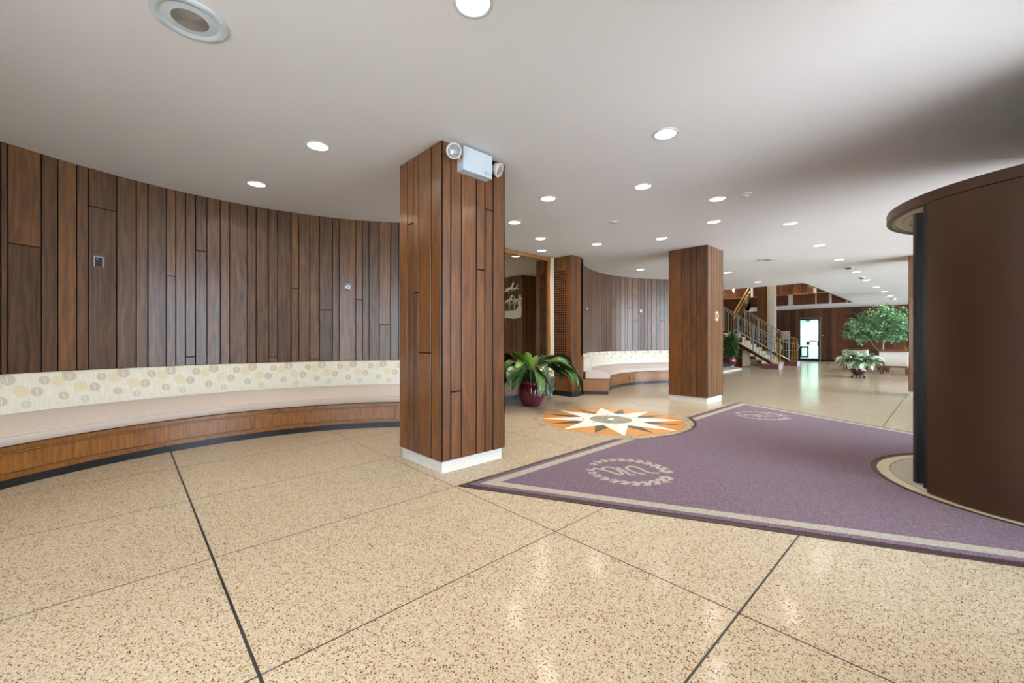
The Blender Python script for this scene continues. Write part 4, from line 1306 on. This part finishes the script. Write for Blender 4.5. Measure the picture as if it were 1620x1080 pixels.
# ------------------------------------------------------------------ armchairs
def armchair(x, y, label, rz=0):
    t = thing('armchair', label, 'armchair', (x * S, y * S, 0), rz, 'white armchairs with wood frames')
    # local: back at -X side, spans Y +-.36 ; seat towards +X
    hw = .37
    mb = MB(); mb.box(-.03, -hw, .80, .055, hw, .87)
    for s in (-1, 1): mb.box(.055, s * hw, .80, .62, s * (hw - .07), .85)
    bevel(mb.build('top_rail', M['oak_dark'], t), .01)
    mb = MB(); rows = []
    for yy in (-hw + .01, hw - .01):
        rows.append([(.0, yy, .31), (-.03, yy, .40), (-.035, yy, .55), (-.015, yy, .70), (.0, yy, .80), (.10, yy, .80), (.12, yy, .5), (.12, yy, .31)])
    mb.grid(rows, True, .5, 0, True); mb.quad(list(reversed(rows[0]))); mb.quad(rows[-1])
    o = mb.build('backrest', M['white_fabric'], t); md = o.modifiers.new('es', 'EDGE_SPLIT'); md.split_angle = R(40)
    for s in (-1, 1):
        mb = MB(); mb.box(.12, s * (hw - .01), .31, .60, s * (hw - .09), .80); bevel(mb.build('arm', M['white_fabric'], t), .02, 3)
    mb = MB(); mb.box(.12, -hw + .09, .31, .64, hw - .09, .47); bevel(mb.build('seat_cushion', M['white_fabric'], t), .03, 3)
    mb = MB(); mb.box(0.01, -hw + .02, .25, .62, hw - .02, .31); bevel(mb.build('seat_frame', M['oak_dark'], t), .008)
    for sx, sy in ((0, -1), (0, 1), (1, -1), (1, 1)):
        l = MB(); bxx = .03 + sx * .55; byy = sy * (hw - .06); ex_ = (-.05 if sx == 0 else .02); 
        l.bar((bxx + ex_, byy + sy * .01, 0), (bxx, byy, .26), .045, .045); l.build('leg', M['oak_dark'], t)
    return t
armchair(15.95, 1.10, 'white armchair with wood top rail seen from behind, right one by the revolving door')
armchair(17.35, 2.13, 'white armchair seen from behind, left one partly behind the pale silver leaved plant')
# flower bowl on a small side table
ft = thing('side_table', 'small round dark wood side table beyond the right armchair', 'table', (17.9 * S, 0.80 * S, 0))
mb = MB(); mb.lathe([(.0005, .54), (.29, .54), (.30, .55), (.30, .575), (.29, .58), (.0005, .58)], n=40); mb.build('table_top', M['oak_dark'], ft)
mb = MB(); mb.lathe([(.0005, 0), (.17, 0), (.16, .03), (.035, .06), (.03, .54)], n=24); mb.build('pedestal', M['oak_dark'], ft)
fb = thing('bromeliad_plant', 'yellow and green bromeliads in a low bowl on the side table', 'potted plant', (17.9 * S, 0.80 * S, .58))
pot(fb, [(.0005, .001), (.10, .001), (.17, .06), (.19, .12), (.175, .12), (.0005, .09)], M['white_plastic'], 32)
mb = MB()
for i in range(80):
    az = rl.uniform(0, 2 * PI); o1 = rl.uniform(0, .1)
    leaf(mb, (o1 * math.cos(az), o1 * math.sin(az), .10), az, rl.uniform(.22, .36), .05, R(rl.uniform(35, 85)), R(rl.uniform(20, 80)), 6, rl.random(), .3, .05)
mb.build('foliage', M['flower'], fb)

# ------------------------------------------------------------------ staircase
stc = thing('staircase', 'L-shaped staircase with cream treads rising through the ceiling opening', 'staircase', (17.65 * S, 4.1 * S, 0))
def G(x, y, z): return Vector(((x - 17.65) * S, (y - 4.1) * S, z * S))
X0, X1 = 16.62, 18.68
n1 = 9; ry = .140; ty = .192; ys = 4.42
tr_m = MB(); rs = MB()
for i in range(n1):
    yy = ys + i * ty; z = (i + 1) * ry
    a = G(X0, yy, z - .035); b = G(X1, yy + ty + .02, z)
    tr_m.box(a.x, a.y - .02, a.z, b.x, b.y, b.z)
    a = G(X0, yy, 0 if i < 1 else z - ry - .03); b = G(X1, yy + .02, z - .034)
    rs.box(a.x, a.y, a.z, b.x, b.y, b.z)
tr_m.build('tread', M['creamstone'], stc); rs.build('riser', M['creamstone'], stc)
yl = ys + n1 * ty      # landing start
zl = n1 * ry
L = MB(); a = G(X0 - .1, yl, zl - .09); b = G(X1 + .1, yl + 1.35, zl); L.box(a.x, a.y, a.z, b.x, b.y, b.z); L.build('landing', M['creamstone'], stc)
# curtail step
q = MB(); pts = [(16.30, 4.84), (16.22, 4.52), (16.64, 4.52), (16.64, 5.1)]
q.prism([((x - 17.65) * S, (y - 4.1) * S) for x, y in pts], .001, .05 * S)
q.build('starting_step', M['creamstone'], stc)
# stringers
def slab(x0, x1, pts, name, mat):
    mb = MB(); P3 = lambda x: [G(x, y, z) for y, z in pts]
    A, B = P3(x0), P3(x1); n = len(A)
    mb.quad(A); mb.quad(list(reversed(B)))
    for i in range(n): j = (i + 1) % n; mb.quad([A[j], A[i], B[i], B[j]])
    return mb.build(name, mat, stc)
sl = ry / ty
for xs_ in (X0 - .10, X1 + .02):
    slab(xs_, xs_ + .08, [(ys - .16, .10), (ys - .16, .20), (yl + .05, zl + .17), (yl + .05, zl + .03)], 'stringer', M['bronze'])
    slab(xs_ - .012, xs_ + .092, [(ys - .18, .195), (ys - .18, .225), (yl + .05, zl + .20), (yl + .05, zl + .165)], 'stringer_cap', M['creamstone'])
# flight 2 toward +X from the landing
fx0 = X1 + .1; n2 = 10; rz2 = (H + .16 - zl) / n2; tx2 = (20.86 - fx0) / n2
t2 = MB()
for i in range(n2):
    xx = fx0 + i * tx2; z = zl + (i + 1) * rz2
    a = G(xx, yl + .12, z - rz2 - .04); b = G(xx + tx2 + .01, yl + 1.25, z); t2.box(a.x, a.y, a.z, b.x, b.y, b.z)
t2.build('upper_flight', M['walnut_far'], stc)
t2 = MB(); c0 = G(fx0, yl + .095, zl - .14); c1 = G(20.86, yl + .095, H + .02)
up = Vector((0, 0, .20 * S))
for dy in (0, 1.165 * S):
    o_ = Vector((0, dy, 0)); t2.quad([c0 + o_, c1 + o_, c1 + o_ + up * 1.4, c0 + o_ + up * 1.4]); t2.quad([c0 + o_ + up * 1.4, c1 + o_ + up * 1.4, c1 + o_, c0 + o_])
t2.build('upper_stringer', M['walnut_far'], stc)
# underside in timber
mb = MB(); A = [G(fx0, yl + .10, zl - .14), G(20.9, yl + .10, H + .02), G(20.9, yl + 1.27, H + .02), G(fx0, yl + 1.27, zl - .14)]
mb.quad(A); mb.quad(list(reversed(A))); mb.build('soffit', M['walnut_far'], stc)
# under-landing dark panel wall with a cream pier
mb = MB(); a = G(X0 + .1, 5.3, 0); b = G(X0 + .16, yl + 1.35, zl - .16); mb.box(a.x, a.y, a.z, b.x, b.y, b.z)
mb.build('under_stair_panel', M['walnut_far'], stc)
mb = MB(); a = G(X0 + .02, 5.02, .02); b = G(X0 + .12, 5.26, .62); mb.box(a.x, a.y, a.z, b.x, b.y, b.z); mb.build('under_stair_pier', M['cream_trim'], stc)
# stone newel blocks
for xb_, lab in ((16.22, 0), (18.70, 1)):
    mb = MB(); a = G(xb_, 3.99, 0); b = G(xb_ + .42, 4.50, .168); mb.box(a.x, a.y, a.z, b.x, b.y, b.z); bevel(mb.build('newel_block', M['redstone'], stc), .006)
    mb = MB(); a = G(xb_ + .01, 3.982, 0); b = G(xb_ + .41, 3.992, .168); mb.box(a.x, a.y, a.z, b.x, b.y, b.z); mb.build('block_lit_side', M['redstone_lit'], stc)  # paler slab paints the daylight on this side of the block

# balustrades: own things
def rail_flight(x, label, front=True):
    t = thing('stair_railing', label, 'railing', (x * S, 4.1 * S, 0), 0, 'railings of the staircase')
    def Q(y, z, dx=0): return Vector((dx * S, (y - 4.1) * S, z * S))
    zz = lambda y: .21 + (y - 4.26) * .723       # string line
    top = lambda y: 1.10 + (y - 4.26) * .714
    hr = MB(); hr.bar(Q(4.02, 1.03), Q(4.30, 1.13), .055, .035); hr.bar(Q(4.28, 1.125), Q(5.92, top(5.92) + .01), .055, .04); hr.build('handrail', M['brass'], t)
    hr = MB(); hr.bar(Q(4.30, 1.04), Q(5.92, top(5.92) - .07), .03, .022); hr.build('lower_rail', M['steel'], t)
    hr = MB(); hr.bar(Q(4.30, .86), Q(5.92, top(5.92) - .26), .02, .016); hr.build('mid_rail', M['chrome'], t)
    for y in (4.29, 4.85, 5.36, 5.86):
        p = MB(); p.box(-.022, Q(y, 0).y - .03, zz(y) * S - .03, .022, Q(y, 0).y + .03, (top(y) - .02) * S); p.build('post', M['steel'], t)
    for k in range(16):
        y = 4.38 + k * .093
        if min(abs(y - q) for q in (4.29, 4.85, 5.36, 5.86)) < .05: continue
        p = MB(); p.bar(Q(y, zz(y)), Q(y, top(y) - .05), .016, .016); p.build('baluster', M['brass'] if k % 2 else M['steel'], t)
    # fan of rods over the stone block
    p = MB(); p.bar(Q(4.02, .17), Q(4.02, 1.03), .035, .06); p.build('end_post', M['brass'], t)
    p = MB()
    for (ya, yb) in ((4.07, 4.14), (4.12, 4.09), (4.17, 4.20), (4.22, 4.15)): p.bar(Q(ya, .17), Q(yb, 1.02), .014, .014)
    p.tube([Q(4.03, .75), Q(4.24, .75)], .008, 6); p.tube([Q(4.03, .30), Q(4.24, .30)], .008, 6)
    p.build('rod_cluster', M['brass'], t)
    # curved return handrail
    p = MB(); p.tube([Q(4.75, 1.10, .06), Q(4.45, .92, .06), Q(4.30, .86, .06), Q(4.08, .86, .06), Q(4.0, .83, .06), Q(3.97, .74, .06), Q(4.0, .62, .06), Q(4.08, .59, .06), Q(4.5, .59, .06)], .014, 8)
    p.build('return_rail', M['chrome'], t)
    return t
rail_flight(16.50, 'nearer brass and steel railing of the lower stair flight, ending on a red stone block')
rail_flight(18.85, 'farther brass and steel railing of the lower stair flight, beside the glass door')
# upper flight and landing rails
def rail_up(y, label):
    t = thing('stair_railing', label, 'railing', (fx0 * S, y * S, 0), 0, 'railings of the staircase')
    def Q(x, z): return Vector(((x - fx0) * S, 0, z * S))
    s = (H + .16 - zl) / (20.9 - fx0)
    h = MB(); h.bar(Q(fx0, zl + .84), Q(20.9, H + .16 + .84), .07, .05); h.build('handrail', M['brass'], t)
    h = MB(); h.bar(Q(fx0, zl + .60), Q(20.9, H + .16 + .60), .03, .02); h.build('mid_rail', M['brass'], t)
    for k in range(9):
        x = fx0 + .05 + k * (20.85 - fx0) / 9; z = zl + (x - fx0) * s
        p = MB(); p.bar(Q(x, z), Q(x, z + .82), .018, .018); p.build('baluster', M['brass'], t)
    return t
rail_up(yl + .13, 'golden rail climbing through the ceiling opening, right one of the upper flight')
rail_up(yl + 1.22, 'golden rail climbing through the ceiling opening, left one of the upper flight')
t = thing('landing_railing', 'golden horizontal rails guarding the stair landing left of the upper flight', 'railing', (X0 * S, (yl + 1.3) * S, zl * S), 0)
for k, z in enumerate((.88, .74, .60, .46)):
    h = MB(); h.bar((0, 0, z * S), ((X1 - X0) * S, 0, z * S), .035, .03); h.bar((-.1, -1.2 * S, z * S), (-.1, .3, z * S), .035, .03); h.build('horizontal_rail', M['brass'], t)
for k in range(4):
    h = MB(); x = (X1 - X0) * S * k / 3; h.bar((x, 0, 0), (x, 0, .88 * S), .03, .03); h.build('post', M['steel'], t)

# granite ledge by the stair plant
o = thing('stone_platform', 'low white stone platform under the stair plant, with a raised black granite ledge', 'platform', (14.6 * S, 5.6 * S, 0))
mb = MB(); mb.prism([((x - 14.6) * S, (y - 5.6) * S) for x, y in ((13.2, 4.75), (15.15, 4.80), (15.95, 5.35), (15.95, 6.6), (13.2, 6.6))], .0, .05); mb.build('stone_base', M['white_paint'], o)
mb = MB(); mb.prism([((x - 14.6) * S, (y - 5.6) * S) for x, y in ((15.1, 5.55), (15.9, 5.4), (15.9, 6.5), (15.1, 6.5))], .05, .22); mb.build('granite_top', M['blackstone'], o)

# white column and timber pier rising beside the stairs
mb = MB(); mb.box(19.5 * S, 4.955 * S, 0, 19.62 * S, 5.135 * S, 4.9 * S)
wc = mb.build('column', M['white_paint']); tag(wc, 'slim white square column rising behind the staircase through the ceiling opening', 'column')
for a, b in ((4.905, 4.955), (5.135, 5.215)):
    k = MB(); k.box(19.53 * S, a * S, 0, 19.60 * S, b * S, 4.9 * S); k.build('side_trim', M['cream_trim'], wc)
mb = MB(); A = Vector((19.52, 5.60)) * S; B = Vector((19.52, 5.22)) * S
plank_run(mb, B, A, 0, 4.9 * S, [0, .25, .5, .78, 1], {})
mb.box(19.53 * S, 5.22 * S, 0, 19.9 * S, 5.60 * S, 4.9 * S, m=1)
wp = mb.build('timber_pier', [M['walnut_pillar'], M['groove']]); tag(wp, 'tall brown plank pier left of the slim white column behind the stairs', 'pier')

# upper gallery edge: dark fascia, white uprights, brass rail
gl = thing('gallery_railing', 'upper gallery edge with brown panels, white uprights and brass top rail', 'railing', (20.84 * S, 2.65 * S, H * S))
mb = MB(); mb.box(.0, 0, .0, .04, 6.3 * S, .44 * S); mb.build('fascia', M['walnut_far'], gl)
mb = MB(); mb.box(-.03, 0, .44 * S, .06, 6.3 * S, .475 * S); mb.build('top_rail', M['brass'], gl)
for yy, w in ((.12, .05), (.62, .09), (1.12, .04), (1.95, .16), (2.9, .08), (3.7, .12)):
    mb = MB(); mb.box(-.02, yy * S, 0, -.001, (yy + w) * S, .44 * S); mb.build('white_upright', M['white_plastic'], gl)
# white uprights on the upper wall
for yy, w in ((2.9, .14), (4.3, .12), (6.2, .1), (7.0, .1)):
    mb = MB(); mb.box((XW1 - .06) * S, yy * S, (H + .17) * S, (XW1 - .015) * S, (yy + w) * S, 4.88 * S)
    struct(mb.build('trim_%d' % (3 + int(yy)), M['white_paint']))
# brass rod sculpture lamp above the opening
ch = thing('rod_chandelier', 'fan of copper coloured rods hanging in the stair opening', 'chandelier', (21.9 * S, 3.85 * S, 3.30 * S))
mb = MB()
for k in range(7):
    y = -.36 + k * .12
    mb.tube([(0, y * S * .9, .02 + abs(y) * .2), (0, y * S * 1.15, .45 * S), (0, y * S * 1.3, 1.58 * S)], .022, 6)
mb.build('rod', plain('copper', srgb(206, 150, 110), .3, metal=.8), ch)
mb = MB(); mb.tube([(0, -.42 * S, .1), (0, -.2 * S, -.02), (0, 0, -.06), (0, .2 * S, -.02), (0, .42 * S, .1)], .03, 8); mb.build('curved_bar', M['brass'], ch)
# sconce lamps
for (x, y, z, lab) in ((20.75, 6.93, 3.35, 'bright golden lamp at the top of the left upper stair rail'), (23.6, 4.95, 3.02, 'small golden flame shaped lamp on the upper gallery wall')):
    o = thing('wall_sconce', lab, 'lamp', (x * S, y * S, z * S))
    mb = MB(); mb.lathe([(.0005, -.16), (.04, -.08), (.06, 0), (.045, .10), (.0005, .20)], n=16); mb.build('glowing_shade', M['lamp_dim'], o)
    mb = MB(); mb.lathe([(.0005, -.2), (.02, -.2), (.045, -.15), (.02, -.13)], n=12); mb.build('holder', M['brass'], o)
    l = bpy.data.lights.new('sconce_glow', 'POINT'); l.energy = 6; l.color = (1, .75, .45); l.shadow_soft_size = .08
    q = bpy.data.objects.new('sconce_glow', l); COL.objects.link(q); q.parent = o; q.location = (-.2, -.1, .1)
# lamp panels added, unseen, to light the upper floor
for i, (x, y) in enumerate(((15, 5), (19, 5), (22.3, 4), (22.3, 7), (17, 7.6))):
    o = thing('upper_fill_panel', 'added unseen lamp panel lighting the upper floor above the stairs', 'ceiling light', (x * S, y * S, 4.88 * S), 0, 'added upper floor fill panels')
    mb = MB(); mb.box(-.3, -.3, -.02, .3, .3, 0); mb.build('diffuser', M['lamp'], o)
    l = bpy.data.lights.new('upper_fill_light', 'AREA'); l.shape = 'SQUARE'; l.size = .6; l.energy = 18; l.color = (1, .85, .65)
    q = bpy.data.objects.new('upper_fill_light', l); COL.objects.link(q); q.parent = o; q.location = (0, 0, -.03)

# ------------------------------------------------------------------ far glass door
dr = bpy.data.objects.new('door_1', None); COL.objects.link(dr); dr.location = (XW1 * S, 4.59 * S, 0); struct(dr)
hw = .405 * S; zt = 2.03 * S
mb = MB()
mb.box(-.04, -hw, 0, .04, -hw + .06, zt); mb.box(-.04, hw - .06, 0, .04, hw, zt); mb.box(-.04, -hw + .06, zt - .09, .04, hw - .06, zt); mb.box(-.04, -hw + .06, 0, .04, hw - .06, .13)
struct(mb.build('door_frame', M['black'], dr))
mb = MB(); mb.box(-.05, -hw - .02, zt, .04, hw + .02, zt + .03); mb.box(-.05, -hw - .035, 0, -.0, -hw, zt + .03); struct(mb.build('door_trim', M['steel'], dr))
mb = MB(); mb.box(-.004, -hw + .06, .13, .004, hw - .06, zt - .09); struct(mb.build('door_glass', M['glass'], dr))
mb = MB(); mb.box(-.012, -hw + .13, 1.11, -.005, .01, 1.17); struct(mb.build('mail_slot', M['black'], dr))
mb = MB(); mb.lathe([(.085, 0), (.0005, .003)], (-.009, .06, 1.02), 24, axis=(-1, 0, 0)); mb.box(-.012, -.02, .905, -.006, .16, .935); struct(mb.build('door_emblem', M['blackstone'], dr))
mb = MB(); mb.box(-.05, -.05, zt - .17, -.01, .16, zt - .11); struct(mb.build('door_closer', M['blackstone'], dr))
mb = MB(); mb.box(-.03, -hw + .045, .85, -.012, -hw + .10, 1.15); struct(mb.build('door_lock', M['black'], dr))
mb = MB()
ya, yb, za, zb = .03, hw - .06, .20, .82
mb.box(.01, ya, za, .03, ya + .07, zb); mb.box(.01, yb - .06, za, .03, yb, zb); mb.box(.01, ya, zb - .07, .03, yb, zb); mb.box(.01, ya, za, .03, yb, za + .08)
struct(mb.build('door_inner_frame', M['blackstone'], dr))
mb = MB(); mb.box(.009, ya + .08, zb - .05, .0095, yb - .08, zb - .02); struct(mb.build('door_sign_strip', M['white_plastic'], dr))
mb = MB(); mb.box(-.006, -.33, 1.205, -.0045, .42, 1.215); struct(mb.build('door_midline', M['steel'], dr))
cl = thing('corridor_lamp', 'lit ceiling panel in the pale corridor behind the glass door', 'ceiling light', ((XW1 + 1.1) * S, 4.6 * S, 2.19 * S))
mb = MB(); mb.box(-.3, -.3, -.02, .3, .3, 0); mb.build('diffuser', m_emit('corridor panel', (.85, 1, .97), 4), cl)
l = bpy.data.lights.new('corridor_light', 'AREA'); l.shape = 'SQUARE'; l.size = .8; l.energy = 110; l.color = (.88, 1, .96)
q = bpy.data.objects.new('corridor_light', l); COL.objects.link(q); q.parent = cl; q.location = (0, 0, -.03)

# small peephole / bell right of the door
o = thing('door_bell', 'tiny silver and black button on the back wall right of the glass door', 'door bell', ((XW1 - .012) * S, 4.085 * S, 1.208 * S))
mb = MB(); mb.lathe([(.03, 0), (.03, .012), (.0005, .016)], (0, 0, 0), 16, axis=(-1, 0, 0)); mb.build('button', M['chrome'], o)
mb = MB(); mb.lathe([(.035, 0), (.035, .008), (.0005, .01)], (0, .02, -.02), 16, axis=(-1, 0, 0)); mb.build('rim', M['black'], o)
# sign stand behind the far railing
sg = thing('sign_stand', 'small framed notice on a floor stand behind the far stair railing', 'sign stand', (21.6 * S, 5.03 * S, 0))
mb = MB(); mb.tube([(0, 0, .0), (0, 0, 1.25)], .015, 8); mb.lathe([(.15, 0), (.15, .012), (.02, .03)], n=24); mb.build('pole', M['black'], sg)
mb = MB(); mb.box(-.012, -.19, 1.22, .012, .19, 1.68); mb.build('frame', M['steel'], sg)
mb = MB(); mb.box(-.015, -.165, 1.245, -.011, .165, 1.655); mb.build('notice', plain('pale notice', srgb(196, 196, 170), .5, noise=.3, nscale=9), sg)
